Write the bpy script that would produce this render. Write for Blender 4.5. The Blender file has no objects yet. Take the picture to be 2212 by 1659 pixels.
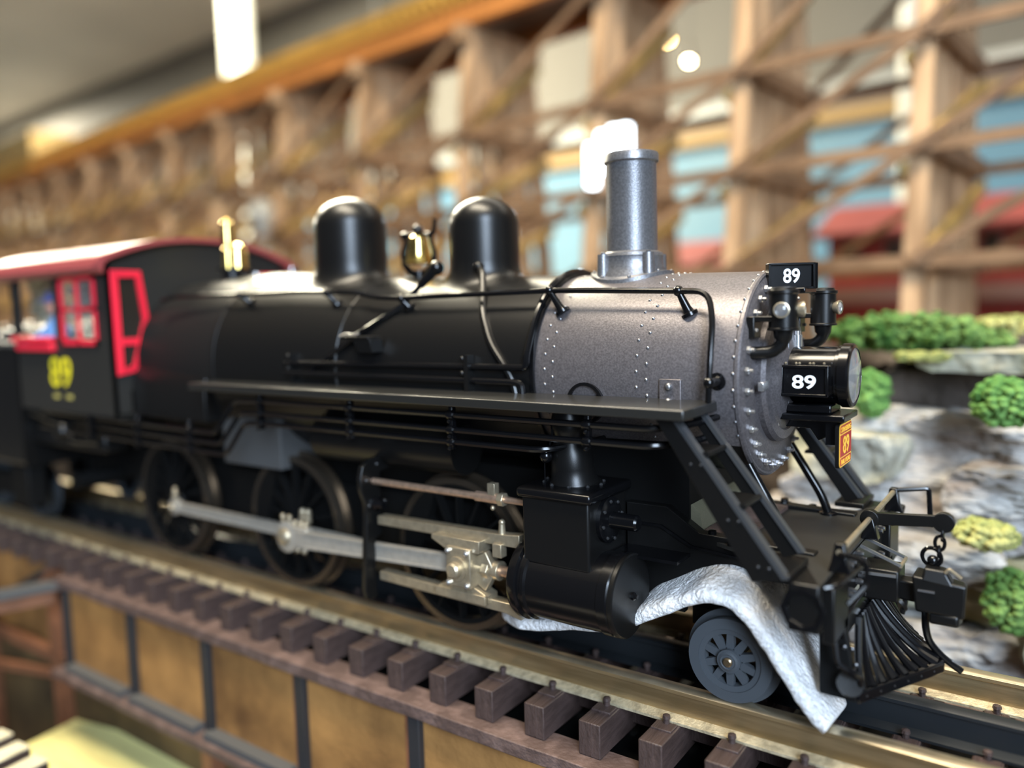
import bpy, math, random
from mathutils import Vector, Matrix, noise
R_ = math.radians
S = 0.01          # one millimetre of the layout = 0.01 unit
random.seed(7)
SC = bpy.context.scene
COL = SC.collection

# ------------------------------------------------------------------ camera
cam_d = bpy.data.cameras.new('camera'); cam = bpy.data.objects.new('camera', cam_d); COL.objects.link(cam)
CAM = Vector((0, -151.057, 70.854))
Rt = Vector((0.81554218, 0.57809264, -0.02645471)); Up = Vector((-0.03300596, 0.09210555, 0.99520208)); Fw = Vector((-0.57775562, 0.81075611, -0.09419646))
M = Matrix((Rt, Up, -Fw)).transposed().to_4x4(); M.translation = CAM * S
cam.matrix_world = M
cam_d.sensor_fit = 'HORIZONTAL'; cam_d.sensor_width = 36; cam_d.lens = 1725.03 * 36 / 2212
cam_d.clip_start = 0.05; cam_d.clip_end = 400
cam_d.dof.use_dof = True; cam_d.dof.focus_distance = 148 * S; cam_d.dof.aperture_fstop = 0.66
SC.camera = cam
SC.view_settings.view_transform = 'Standard'; SC.view_settings.look = 'None'; SC.view_settings.gamma = 1
SC.view_settings.use_curve_mapping = False; SC.view_settings.exposure = 0.12
# ------------------------------------------------------------------ room light
w = bpy.data.worlds.new('room_air'); SC.world = w; w.use_nodes = True
w.node_tree.nodes['Background'].inputs[0].default_value = (0.80, 0.86, 1.0, 1); w.node_tree.nodes['Background'].inputs[1].default_value = 0.07

def area(name, loc, target, sx, sy, energy, col):
    d = bpy.data.lights.new(name, 'AREA'); d.shape = 'RECTANGLE'; d.size = sx * S; d.size_y = sy * S; d.energy = energy; d.color = col
    o = bpy.data.objects.new(name, d); COL.objects.link(o); o.location = Vector(loc) * S
    o.rotation_euler = (Vector(target) - Vector(loc)).to_track_quat('-Z', 'Y').to_euler()
    return o
# ceiling tube fittings of the room, an added far-end light, and a window behind the photographer
area('ceiling_light_far_left', (-1300, 640, 868), (-1300, 640.1, 0), 1000, 480, 11000, (1.0, 0.92, 0.70))
area('added_light_far_end', (-3500, 1080, 868), (-3500, 1080.1, 0), 640, 340, 9000, (1.0, 0.92, 0.72))  # added out of view to brighten the running board and cab roof
area('ceiling_light_front', (-120, -190, 868), (-110, -60, 0), 620, 240, 1700, (1.0, 0.88, 0.68))
area('window_light', (560, -700, 420), (-60, 0, 50), 340, 620, 2100, (0.66, 0.81, 1.0))
area('ceiling_light_back', (-200, 560, 868), (-200, 560.1, 0), 1600, 240, 400, (1.0, 0.91, 0.76))

# ------------------------------------------------------------------ materials
MAT = {}
def mat(name, col, rough=0.5, metal=0.0, var=0.0, vscale=40, bump=0.0, bscale=200, spec=0.5, coat=0.0, trans=0.0, ior=1.45, emis=None, estr=0, stretch=None, col2=None, fac=(0.35, 0.65), detail=4, bdist=0.01, sss=0):
    m = bpy.data.materials.new(name); m.use_nodes = True; nt = m.node_tree; b = nt.nodes['Principled BSDF']
    b.inputs['Base Color'].default_value = (*col, 1); b.inputs['Roughness'].default_value = rough; b.inputs['Metallic'].default_value = metal
    b.inputs['Specular IOR Level'].default_value = spec; b.inputs['Coat Weight'].default_value = coat; b.inputs['Transmission Weight'].default_value = trans; b.inputs['IOR'].default_value = ior
    if sss: b.inputs['Subsurface Weight'].default_value = sss; b.inputs['Subsurface Radius'].default_value = (1, 1, 1); b.inputs['Subsurface Scale'].default_value = 0.03
    if emis: b.inputs['Emission Color'].default_value = (*emis, 1); b.inputs['Emission Strength'].default_value = estr
    tc = nt.nodes.new('ShaderNodeTexCoord'); mp = nt.nodes.new('ShaderNodeMapping'); nt.links.new(tc.outputs['Object'], mp.inputs[0])
    if stretch: mp.inputs['Scale'].default_value = stretch
    if col2 is not None or var:
        n = nt.nodes.new('ShaderNodeTexNoise'); n.inputs['Scale'].default_value = vscale; n.inputs['Detail'].default_value = detail; nt.links.new(mp.outputs[0], n.inputs['Vector'])
        r = nt.nodes.new('ShaderNodeValToRGB'); nt.links.new(n.outputs[0], r.inputs[0])
        r.color_ramp.elements[0].position = fac[0]; r.color_ramp.elements[1].position = fac[1]
        c2 = col2 if col2 is not None else tuple(min(1, c * (1 + var)) for c in col)
        c1 = col if col2 is not None else tuple(c * (1 - var) for c in col)
        r.color_ramp.elements[0].color = (*c1, 1); r.color_ramp.elements[1].color = (*c2, 1)
        nt.links.new(r.outputs[0], b.inputs['Base Color'])
    if bump:
        n2 = nt.nodes.new('ShaderNodeTexNoise'); n2.inputs['Scale'].default_value = bscale; n2.inputs['Detail'].default_value = 3; nt.links.new(mp.outputs[0], n2.inputs['Vector'])
        bp = nt.nodes.new('ShaderNodeBump'); bp.inputs['Strength'].default_value = bump; bp.inputs['Distance'].default_value = bdist
        nt.links.new(n2.outputs[0], bp.inputs['Height']); nt.links.new(bp.outputs[0], b.inputs['Normal'])
    MAT[name] = m
    return m
mat('black_satin', (0.0045, 0.0043, 0.0042), 0.33, spec=0.42, bump=0.05, bscale=500, bdist=0.002)
mat('firebox_black', (0.008, 0.008, 0.008), 0.5, spec=0.22)
mat('board_black', (0.010, 0.010, 0.009), 0.40, spec=0.8, coat=0.4)
mat('black_matt', (0.003, 0.003, 0.003), 0.6, spec=0.2)
mat('cab_black', (0.018, 0.017, 0.015), 0.5)
mat('black_gloss', (0.003, 0.003, 0.0035), 0.19, spec=0.5)
mat('graphite', (0.13, 0.118, 0.122), 0.42, 0.55, var=0.22, vscale=260, bump=0.12, bscale=420, bdist=0.003)
mat('silver_graphite', (0.20, 0.20, 0.21), 0.36, 0.7, var=0.2, vscale=260, bump=0.12, bscale=420, bdist=0.003)
mat('bolt_metal', (0.62, 0.62, 0.62), 0.25, 0.9)
mat('rivet_metal', (0.24, 0.24, 0.25), 0.33, 0.8)
mat('dark_bolt', (0.05, 0.05, 0.052), 0.22, 0.6)
mat('nickel', (0.44, 0.37, 0.26), 0.34, 0.75, var=0.12, vscale=60)
mat('rod_metal', (0.42, 0.385, 0.33), 0.45, 0.55, var=0.08, vscale=60)
mat('copper_rod', (0.62, 0.42, 0.30), 0.35, 0.8, var=0.15, vscale=90)
mat('tyre_steel', (0.15, 0.12, 0.09), 0.27, 0.9)
mat('brass', (0.85, 0.62, 0.20), 0.16, 1.0)
mat('axle_brass', (0.30, 0.22, 0.13), 0.3, 0.9)
mat('wheel_grey', (0.045, 0.052, 0.060), 0.55)
mat('red_paint', (0.78, 0.02, 0.045), 0.4)
mat('roof_red', (0.27, 0.055, 0.055), 0.34)
mat('yellow_paint', (0.80, 0.68, 0.02), 0.5)
mat('pale_yellow', (0.45, 0.38, 0.10), 0.5)
mat('white_paint', (0.85, 0.87, 0.88), 0.5)
mat('sign_red', (0.42, 0.02, 0.015), 0.35)
mat('sign_yellow', (0.95, 0.55, 0.06), 0.4)
mat('lens', (0.9, 0.9, 0.9), 0.05, trans=0.9, ior=1.5)
mat('reflector', (0.8, 0.78, 0.72), 0.12, 1.0)
mat('window_glass', (0.9, 0.95, 0.95), 0.05, trans=0.95, ior=1.2)
mat('clear_film', (0.62, 0.62, 0.52), 0.18, trans=0.3, ior=1.3, bump=0.5, bscale=15, bdist=0.05)
mat('rail_brass', (0.36, 0.25, 0.12), 0.33, 0.85, col2=(0.62, 0.45, 0.24), vscale=7, stretch=(0.5, 6, 6), bump=0.15, bscale=120, bdist=0.003)
mat('rail_top', (0.62, 0.52, 0.36), 0.3, 0.9, var=0.15, vscale=20)
mat('rail_foot', (0.52, 0.44, 0.29), 0.5, 0.5, var=0.25, vscale=60, bump=0.4, bscale=220, bdist=0.004)
mat('rail_black', (0.010, 0.012, 0.014), 0.42)
mat('tie_brown', (0.052, 0.034, 0.030), 0.45, var=0.2, vscale=14, stretch=(6, 0.7, 2), bump=0.45, bscale=38, bdist=0.006)
mat('girder_brown', (0.072, 0.045, 0.038), 0.6, col2=(0.16, 0.105, 0.09), vscale=22, fac=(0.45, 0.8), bump=0.3, bscale=90)
mat('rust_panel', (0.10, 0.045, 0.014), 0.6, col2=(0.36, 0.18, 0.055), vscale=5.0, detail=12, fac=(0.28, 0.70), bump=0.2, bscale=60)
mat('rust_panel_dark', (0.05, 0.03, 0.012), 0.7, col2=(0.13, 0.08, 0.03), vscale=4, detail=10)
mat('rib_dark', (0.020, 0.020, 0.022), 0.5)
mat('olive_sheet', (0.16, 0.15, 0.10), 0.45, bump=0.2, bscale=200, bdist=0.004)
mat('edge_sheen', (0.035, 0.037, 0.04), 0.3)  # lighter black: the reflection along the stair edges is put into the colour
mat('steel_grey', (0.06, 0.06, 0.06), 0.6)
mat('truss_rust', (0.15, 0.06, 0.028), 0.6, var=0.3, vscale=8)
mat('foam', (0.93, 0.92, 0.92), 0.35, trans=0.0, sss=0.6, var=0.05, vscale=60, bump=1.0, bscale=130, bdist=0.02)
mat('trestle_wood', (0.22, 0.125, 0.06), 0.6, col2=(0.56, 0.36, 0.20), vscale=3, stretch=(3, 3, 0.4))
mat('brace_wood', (0.13, 0.07, 0.034), 0.6, col2=(0.25, 0.145, 0.075), vscale=3)
mat('gold_wood', (0.38, 0.24, 0.07), 0.6, var=0.2, vscale=4)
mat('deck_orange', (0.40, 0.15, 0.035), 0.5, var=0.15, vscale=3)
mat('deck_tie', (0.36, 0.20, 0.04), 0.5, var=0.25, vscale=3)
mat('pole_white', (0.40, 0.40, 0.36), 0.35)
mat('wall_grey', (0.105, 0.098, 0.085), 0.8, var=0.08, vscale=0.3)
mat('floor_pale', (0.45, 0.42, 0.37), 0.7, var=0.1, vscale=0.5)
mat('ceiling_grey', (0.45, 0.42, 0.38), 0.8, var=0.1, vscale=0.25)
mat('sky_blue', (0.05, 0.14, 0.22), 0.7, col2=(0.12, 0.20, 0.25), vscale=0.16)
mat('soffit_silver', (0.28, 0.29, 0.28), 0.35, 0.3)
mat('soffit_dark', (0.09, 0.065, 0.055), 0.5)
mat('soffit_gold', (0.24, 0.15, 0.05), 0.5)
mat('barn_red', (0.33, 0.042, 0.032), 0.6, var=0.15, vscale=2)
mat('barn_roof', (0.16, 0.03, 0.027), 0.55, var=0.12, vscale=2)
mat('pink_trim', (0.36, 0.20, 0.16), 0.6)
mat('window_dark', (0.02, 0.016, 0.012), 0.3)
mat('rock', (0.17, 0.14, 0.12), 0.85, col2=(0.38, 0.375, 0.36), vscale=5.5, detail=8, fac=(0.36, 0.60), bump=0.9, bscale=9, bdist=0.15, stretch=(0.7, 0.7, 1.6))
mat('rock_moss', (0.17, 0.15, 0.06), 0.9, col2=(0.36, 0.35, 0.29), vscale=5.0, detail=8, fac=(0.3, 0.6), bump=0.8, bscale=6, bdist=0.15)
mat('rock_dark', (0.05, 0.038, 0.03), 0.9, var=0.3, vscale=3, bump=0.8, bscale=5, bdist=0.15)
mat('moss', (0.16, 0.19, 0.035), 0.95, col2=(0.38, 0.36, 0.14), vscale=2.5)
mat('shrub_green', (0.035, 0.09, 0.02), 0.95, col2=(0.15, 0.24, 0.07), vscale=9, spec=0.1)
mat('shrub_bright', (0.05, 0.13, 0.03), 0.95, col2=(0.15, 0.28, 0.08), vscale=9, spec=0.1)
mat('board_green_lit', (0.42, 0.38, 0.16), 0.6, col2=(0.85, 0.80, 0.34), vscale=2.2, stretch=(0.5, 5, 1), fac=(0.3, 0.6))  # yellow green; brightness and pale stripes paint in the light from above
mat('ground_dark', (0.035, 0.028, 0.02), 0.9, var=0.3, vscale=2)
mat('tan_tie_top', (0.62, 0.56, 0.38), 0.6, var=0.2, vscale=10, stretch=(6, 0.7, 2), bump=0.9, bscale=30, bdist=0.012)
mat('crate_yellow', (0.30, 0.22, 0.09), 0.6, var=0.2, vscale=5)
mat('skin', (0.55, 0.28, 0.20), 0.5)
mat('shirt_blue', (0.20, 0.36, 0.62), 0.7)
mat('cap_blue', (0.10, 0.11, 0.28), 0.7)
mat('trouser_green', (0.03, 0.14, 0.11), 0.7)
mat('coal', (0.012, 0.012, 0.012), 0.35, bump=0.6, bscale=20, bdist=0.05)
mat('bulb_warm', (1, 0.8, 0.4), 0.3, emis=(1.0, 0.62, 0.20), estr=120)
mat('bulb_white', (1, 1, 1), 0.3, emis=(0.80, 0.92, 1.0), estr=30)
mat('bulb_cream', (1, 1, 1), 0.3, emis=(1.0, 0.80, 0.45), estr=90)
mat('bulb_tube', (1, 1, 1), 0.3, emis=(0.78, 0.91, 1.0), estr=9)
mat('lamp_body', (0.05, 0.05, 0.05), 0.4)

# ------------------------------------------------------------------ mesh helpers
WORLD_LOC = {}
def nrm(v):
    l = math.sqrt(v[0] ** 2 + v[1] ** 2 + v[2] ** 2) or 1
    return (v[0] / l, v[1] / l, v[2] / l)
class MB:
    def __init__(s): s.v = []; s.f = []
    def add(s, vs, fs):
        n = len(s.v); s.v += [tuple(p) for p in vs]; s.f += [tuple(i + n for i in f) for f in fs]; return s
    def hexa(s, p):   # 8 corners: bottom 4 ccw, top 4 ccw
        return s.add(p, [(3, 2, 1, 0), (4, 5, 6, 7), (0, 1, 5, 4), (1, 2, 6, 5), (2, 3, 7, 6), (3, 0, 4, 7)])
    def box(s, x0, x1, y0, y1, z0, z1):
        return s.hexa([(x0, y0, z0), (x1, y0, z0), (x1, y1, z0), (x0, y1, z0), (x0, y0, z1), (x1, y0, z1), (x1, y1, z1), (x0, y1, z1)])
    def obox(s, c, ax, ay, az, h):   # oriented box; half sizes h
        ax, ay, az = Vector(ax).normalized(), Vector(ay).normalized(), Vector(az).normalized(); c = Vector(c); P = []
        for k in (-1, 1):
            for i, j in ((-1, -1), (1, -1), (1, 1), (-1, 1)): P.append(tuple(c + ax * h[0] * i + ay * h[1] * j + az * h[2] * k))
        return s.hexa(P)
    def beam(s, a, b, w, t, up=(0, 0, 1)):   # bar from a to b; width w (sideways), thickness t (along up)
        a, b = Vector(a), Vector(b); d = (b - a).normalized(); sd = d.cross(Vector(up))
        if sd.length < 1e-5: sd = d.cross(Vector((1, 0, 0)))
        sd.normalize(); u = sd.cross(d)
        return s.obox((a + b) / 2, d, sd, u, ((b - a).length / 2, w / 2, t / 2))
    def prism(s, poly, axis, a0, a1):   # poly in the other two axes in cyclic order (x:yz, y:xz, z:xy)
        def P(u, v, a): return {'x': (a, u, v), 'y': (u, a, v), 'z': (u, v, a)}[axis]
        n = len(poly); ar = sum(poly[i][0] * poly[(i + 1) % n][1] - poly[(i + 1) % n][0] * poly[i][1] for i in range(n))
        if ar < 0: poly = poly[::-1]
        vs = [P(*p, a0) for p in poly] + [P(*p, a1) for p in poly]
        fs = [tuple(range(n - 1, -1, -1)), tuple(range(n, 2 * n))] + [(i, (i + 1) % n, n + (i + 1) % n, n + i) for i in range(n)]
        if axis == 'y': fs = [f[::-1] for f in fs]
        if a1 < a0: fs = [f[::-1] for f in fs]
        return s.add(vs, fs)
    def lathe(s, prof, o, d=(0, 0, 1), n=24, a0=0, a1=2 * math.pi, ref=None, caps=True):   # prof: (r, h)
        d = Vector(d).normalized(); r = Vector(ref) if ref else (Vector((1, 0, 0)) if abs(d.x) < 0.9 else Vector((0, 1, 0)))
        u = (r - d * r.dot(d)).normalized(); v = d.cross(u); o = Vector(o); full = abs(a1 - a0 - 2 * math.pi) < 1e-6
        m = n if full else n + 1; vs = []; fs = []
        for (rr, h) in prof:
            for i in range(m):
                a = a0 + (a1 - a0) * i / n; vs.append(tuple(o + d * h + (u * math.cos(a) + v * math.sin(a)) * rr))
        for k in range(len(prof) - 1):
            for i in range(n):
                j = (i + 1) % m if full else i + 1
                fs.append((k * m + i, k * m + j, (k + 1) * m + j, (k + 1) * m + i))
        if full and caps:
            if prof[0][0] > 1e-6: fs.append(tuple(range(m - 1, -1, -1)))
            if prof[-1][0] > 1e-6: k = (len(prof) - 1) * m; fs.append(tuple(range(k, k + m)))
        return s.add(vs, fs)
    def cyl(s, a, b, r, r2=None, n=16):
        a, b = Vector(a), Vector(b); return s.lathe([(r, 0), (r if r2 is None else r2, (b - a).length)], a, b - a, n)
    def ball(s, c, r, n=10, m=6, sq=(1, 1, 1)):
        pr = [(max(1e-4, math.sin(math.pi * i / m)) * r, -math.cos(math.pi * i / m) * r) for i in range(m + 1)]
        k = len(s.v); s.lathe(pr, (0, 0, 0), (0, 0, 1), n, caps=False)
        for i in range(k, len(s.v)):
            p = s.v[i]; s.v[i] = (c[0] + p[0] * sq[0], c[1] + p[1] * sq[1], c[2] + p[2] * sq[2])
        return s
    def tube(s, pts, r, n=8, closed=False, flat=None):
        P = [Vector(p) for p in pts]; N = len(P); rs = [r[0] + 0 if len(r) == 1 else interp(i / max(1, N - 1) * (len(r) - 1), list(range(len(r))), r) for i in range(N)] if isinstance(r, (list, tuple)) else [r] * N
        T = []
        for i in range(N):
            if closed: t = P[(i + 1) % N] - P[i - 1]
            else: t = P[min(i + 1, N - 1)] - P[max(i - 1, 0)]
            T.append(t.normalized())
        ref = Vector((0, 0, 1)) if abs(T[0].z) < 0.9 else Vector((0, 1, 0))
        u = (ref - T[0] * ref.dot(T[0])).normalized(); vs = []; fs = []
        for i in range(N):
            u = (u - T[i] * u.dot(T[i])).normalized(); v = T[i].cross(u)
            for k in range(n):
                a = 2 * math.pi * k / n; q = P[i] + (u * math.cos(a) * (flat or 1) + v * math.sin(a)) * rs[i]; vs.append(tuple(q))
        for i in range(N if closed else N - 1):
            j = (i + 1) % N
            for k in range(n): fs.append((i * n + k, i * n + (k + 1) % n, j * n + (k + 1) % n, j * n + k))
        if not closed: fs.append(tuple(range(n - 1, -1, -1))); fs.append(tuple(range((N - 1) * n, N * n)))
        return s.add(vs, fs)
    def mirror(s):   # add the copy on the other side of the track centre
        n = len(s.v); s.v += [(x, -y, z) for x, y, z in s.v]; s.f += [tuple(i + n for i in f[::-1]) for f in list(s.f)]; return s
    def build(s, name, m, parent=None, origin=None, smooth=35, bevel=0, seg=2):
        me = bpy.data.meshes.new(name); pl = WORLD_LOC.get(parent.name, (0, 0, 0)) if parent else (0, 0, 0)
        o_ = origin if origin is not None else pl
        me.from_pydata([((x - o_[0]) * S, (y - o_[1]) * S, (z - o_[2]) * S) for x, y, z in s.v], [], s.f); me.update()
        me.materials.append(MAT[m])
        if smooth:
            for p in me.polygons: p.use_smooth = True
            me.set_sharp_from_angle(angle=R_(smooth))
        o = bpy.data.objects.new(name, me); COL.objects.link(o)
        if parent: o.parent = parent
        o.location = Vector([(o_[i] - pl[i]) * S for i in range(3)]); WORLD_LOC[o.name] = tuple(o_)
        if bevel:
            b = o.modifiers.new('edge', 'BEVEL'); b.width = bevel * S; b.segments = seg; b.limit_method = 'ANGLE'; b.angle_limit = R_(40); b.harden_normals = False
        return o
def arc(pts, rad=2.0, n=4):   # round the corners of a polyline
    P = [Vector(p) for p in pts]; out = [P[0]]
    for i in range(1, len(P) - 1):
        a, b, c = P[i - 1], P[i], P[i + 1]; d1 = (a - b); d2 = (c - b); r = min(rad, d1.length * .45, d2.length * .45)
        p, q = b + d1.normalized() * r, b + d2.normalized() * r
        for k in range(n + 1):
            t = k / n; out.append(p * (1 - t) ** 2 + b * 2 * t * (1 - t) + q * t * t)
    out.append(P[-1]); return out
def tag(o, label, cat, group=None, kind=None):
    o['label'] = label
    if cat: o['category'] = cat
    if group: o['group'] = group
    if kind: o['kind'] = kind
    return o
def thing(name, loc, label, cat, group=None):
    o = bpy.data.objects.new(name, None); COL.objects.link(o); o.location = Vector(loc) * S; WORLD_LOC[o.name] = tuple(loc)
    return tag(o, label, cat, group)
def structure(o): o['kind'] = 'structure'; return o
def copy_part(o, parent, delta=(0, 0, 0)):
    c = o.copy(); COL.objects.link(c); c.parent = parent; c.location = o.location + Vector(delta) * S
    WORLD_LOC[c.name] = tuple(WORLD_LOC[o.name][i] + delta[i] for i in range(3)); return c
def text(s_, name, m, parent, c, height, width, facing, ext=0.12, bold=0.0, gap=1.0):
    cu = bpy.data.curves.new(name, 'FONT'); cu.body = s_; cu.align_x = 'CENTER'; cu.align_y = 'CENTER'; cu.size = 1; cu.extrude = 0; cu.offset = bold; cu.space_character = gap
    t = bpy.data.objects.new('tmp', cu); COL.objects.link(t); bpy.context.view_layer.update()
    me = bpy.data.meshes.new_from_object(t.evaluated_get(bpy.context.evaluated_depsgraph_get())); COL.objects.unlink(t); bpy.data.objects.remove(t)
    xs = [v.co.x for v in me.vertices]; ys = [v.co.y for v in me.vertices]
    cx, cy, wx, wy = (max(xs) + min(xs)) / 2, (max(ys) + min(ys)) / 2, max(xs) - min(xs), max(ys) - min(ys)
    f = Vector(facing).normalized(); right = Vector((0, 0, 1)).cross(f).normalized(); up = f.cross(right); c = Vector(c); mb = MB(); n = len(me.vertices)
    for lay in (ext, 0):
        for v in me.vertices:
            mb.v.append(tuple(c + right * ((v.co.x - cx) / wx * width) + up * ((v.co.y - cy) / wy * height) + f * lay))
    for p in me.polygons: mb.f.append(tuple(p.vertices))
    cnt = {}
    for p in me.polygons:
        vv = list(p.vertices)
        for i in range(len(vv)): cnt[(vv[i], vv[(i + 1) % len(vv)])] = 1
    for (a, b) in list(cnt):
        if (b, a) not in cnt: mb.f.append((a, a + n, b + n, b))
    return mb.build(name, m, parent, smooth=0)
def lerp(a, b, t): return a + (b - a) * t
def interp(x, xs, ys):
    if x <= xs[0]: return ys[0]
    for i in range(len(xs) - 1):
        if x <= xs[i + 1]: return lerp(ys[i], ys[i + 1], (x - xs[i]) / (xs[i + 1] - xs[i]))
    return ys[-1]

# ------------------------------------------------------------------ room and ground
def rot2(u, v, ang, o): return (o[0] + u * math.cos(ang) - v * math.sin(ang), o[1] + u * math.sin(ang) + v * math.cos(ang))
WA = R_(-3.0); WO = (0, 1250)
def wbox(mb, u0, u1, v0, v1, z0, z1):   # box in the frame of the back wall (u along it, v away from the camera)
    P = [rot2(u, v, WA, WO) for u, v in ((u0, v0), (u1, v0), (u1, v1), (u0, v1))]
    return mb.hexa([(x, y, z0) for x, y in P] + [(x, y, z1) for x, y in P])
structure(wbox(MB(), -5200, 1700, 0, 30, 395, 900).build('wall_back', 'wall_grey'))
bd = structure(wbox(MB(), -5200, 1700, -4, 0, -330, 395).build('trim_1', 'sky_blue')); bd.name = 'wall_backdrop'
structure(wbox(MB(), -5200, 1700, -14, 0, 398, 425).build('trim_1', 'soffit_silver'))
structure(wbox(MB(), -5200, 1700, -20, 0, 382, 398).build('trim_2', 'soffit_dark'))
structure(wbox(MB(), -5200, 1700, -18, 0, 358, 382).build('trim_3', 'soffit_gold'))
structure(MB().box(-5200, 1900, -1100, 1700, 900, 930).build('ceiling', 'ceiling_grey'))
structure(MB().box(-5200, 1900, -1100, 1250, -960, -930).build('floor', 'floor_pale'))

# layout platform behind the track
structure(MB().box(-2300, 700, 130, 900, -60, 30).build('ground_platform', 'rock_dark'))

# ------------------------------------------------------------------ trestle bridge
n_ = Vector((0.101, 0.995, 0)).normalized(); d_ = Vector((-0.995, 0.101, 0)).normalized()
TO = Vector((CAM.x, CAM.y, 0)) + n_ * 420
def TP(s_, v, z): p = TO + d_ * s_ + n_ * v; return (p.x, p.y, z)
ZT = 262; ZB = 60
tr = thing('trestle_bridge', TP(600, 30, ZB), 'tall brown timber railway trestle with an orange deck edge behind the locomotive', 'bridge')
beams = [] 
for v0 in (-17, 47):
    mb = MB(); mb.hexa([TP(-160, v0, ZT), TP(2500, v0, ZT), TP(2500, v0 + 8, ZT), TP(-160, v0 + 8, ZT), TP(-160, v0, ZT + 14), TP(2500, v0, ZT + 14), TP(2500, v0 + 8, ZT + 14), TP(-160, v0 + 8, ZT + 14)])
    mb.build('deck_beam', 'deck_orange', tr)
mb = MB().hexa([TP(-160, -8, ZT + 10), TP(2500, -8, ZT + 10), TP(2500, 46, ZT + 10), TP(-160, 46, ZT + 10), TP(-160, -8, ZT + 14), TP(2500, -8, ZT + 14), TP(2500, 46, ZT + 14), TP(-160, 46, ZT + 14)])
mb.build('deck_floor', 'girder_brown', tr)
mb = MB(); mb.hexa([TP(-2, -22, ZT + 14), TP(1, -22, ZT + 14), TP(1, 60, ZT + 14), TP(-2, 60, ZT + 14), TP(-2, -22, ZT + 21), TP(1, -22, ZT + 21), TP(1, 60, ZT + 21), TP(-2, 60, ZT + 21)])
t0 = mb.build('deck_tie', 'deck_tie', tr, origin=TP(0, 0, ZT + 14))
for k in range(-14, 210):
    if k == 0: continue
    dv = Vector(TP(k * 9.5, 0, 0)) - Vector(TP(0, 0, 0)); copy_part(t0, tr, tuple(dv))
mb = MB(); mb.hexa([TP(-160, -22, ZT + 21), TP(2500, -22, ZT + 21), TP(2500, -16, ZT + 21), TP(-160, -16, ZT + 21), TP(-160, -22, ZT + 27), TP(2500, -22, ZT + 27), TP(2500, -16, ZT + 27), TP(-160, -16, ZT + 27)])
mb.build('guard_rail', 'deck_tie', tr)
PV = [(-10, -34), (4, -6), (19, 19), (34, 44), (48, 72)]       # post offsets across the deck at top and bottom
def bent(s_):
    cap = MB(); cap.beam(TP(s_, -22, ZT - 5), TP(s_, 60, ZT - 5), 9, 10); b = cap.build('bent', 'trestle_wood', tr)
    for i, (vt, vb) in enumerate(PV):
        m = MB()
        m.beam(TP(s_, vt, ZT - 9), TP(s_, vb, ZB - 20), 8.5, 8.5, up=n_); m.build('post', 'trestle_wood', b)
    for z in (188, 137, 87):
        f = (ZT - z) / (ZT - ZB); a, c = lerp(PV[0][0], PV[0][1], f) - 6, lerp(PV[4][0], PV[4][1], f) + 6
        MB().beam(TP(s_ - 6, a, z), TP(s_ - 6, c, z), 4, 9).build('sill_beam', 'brace_wood', b)
        z1 = ZT - 12 if z > 150 else z + 46; f1 = (ZT - z1) / (ZT - ZB); a1, c1 = lerp(PV[0][0], PV[0][1], f1) - 5, lerp(PV[4][0], PV[4][1], f1) + 5
        MB().beam(TP(s_ - 7, a, z + 4), TP(s_ - 7, c1, z1 - 4), 3, 6).build('sway_brace', 'gold_wood', b)
        if z < 150: MB().beam(TP(s_ + 6, c, z + 4), TP(s_ + 6, a1, z1 - 4), 3, 6).build('sway_brace', 'gold_wood', b)
SB = [-84, 14, 101, 188, 279, 389, 502, 613] + [718 + 102 * k for k in range(14)]
for s_ in SB: bent(s_)
for side in (0, 4):
    for z in (188, 137, 87):
        f = (ZT - z) / (ZT - ZB); v = lerp(PV[side][0], PV[side][1], f) + (-6 if side == 0 else 6)
        MB().beam(TP(-90, v, z), TP(2040, v, z), 2.6, 5.5).build('girt', 'brace_wood', tr)
        z1 = z + 50 if z < 150 else ZT - 4; v1 = lerp(PV[side][0], PV[side][1], (ZT - z1) / (ZT - ZB)) + (-6 if side == 0 else 6)
        for k in range(0, 20):
            a, b = SB[k], SB[k + 1]
            if side == 0: MB().beam(TP(b, v - 2, z), TP(a, v1 - 2, z1), 2.2, 4.2).build('diagonal_brace', 'brace_wood', tr)
            elif k % 2 == 0 or z < 100: MB().beam(TP(a, v1 + 2, z1), TP(b, v + 2, z), 2.2, 3.8).build('diagonal_brace', 'brace_wood', tr)
# load on the far end of the deck
cr = thing('lumber_load', TP(1250, 20, ZT + 21), 'pale yellow planked crate standing on the far left end of the trestle deck', 'crate')
def tbox(a, b, v0, v1, z0, z1): return MB().hexa([TP(a, v0, z0), TP(b, v0, z0), TP(b, v1, z0), TP(a, v1, z0), TP(a, v0, z1), TP(b, v0, z1), TP(b, v1, z1), TP(a, v1, z1)])
for k in range(6): tbox(1210 + k * 38, 1246 + k * 38, -12, 44, ZT + 21.3, ZT + 66).build('plank', 'crate_yellow', cr)
lg = thing('log_car', TP(1700, 20, ZT + 21), 'grey brown slatted box car body at the left end of the trestle deck', 'wagon')
for k in range(9): tbox(1450 + k * 60, 1502 + k * 60, -12, 50, ZT + 21.3, ZT + 62).build('slat', 'brace_wood' if k % 2 else 'trestle_wood', lg)

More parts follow.
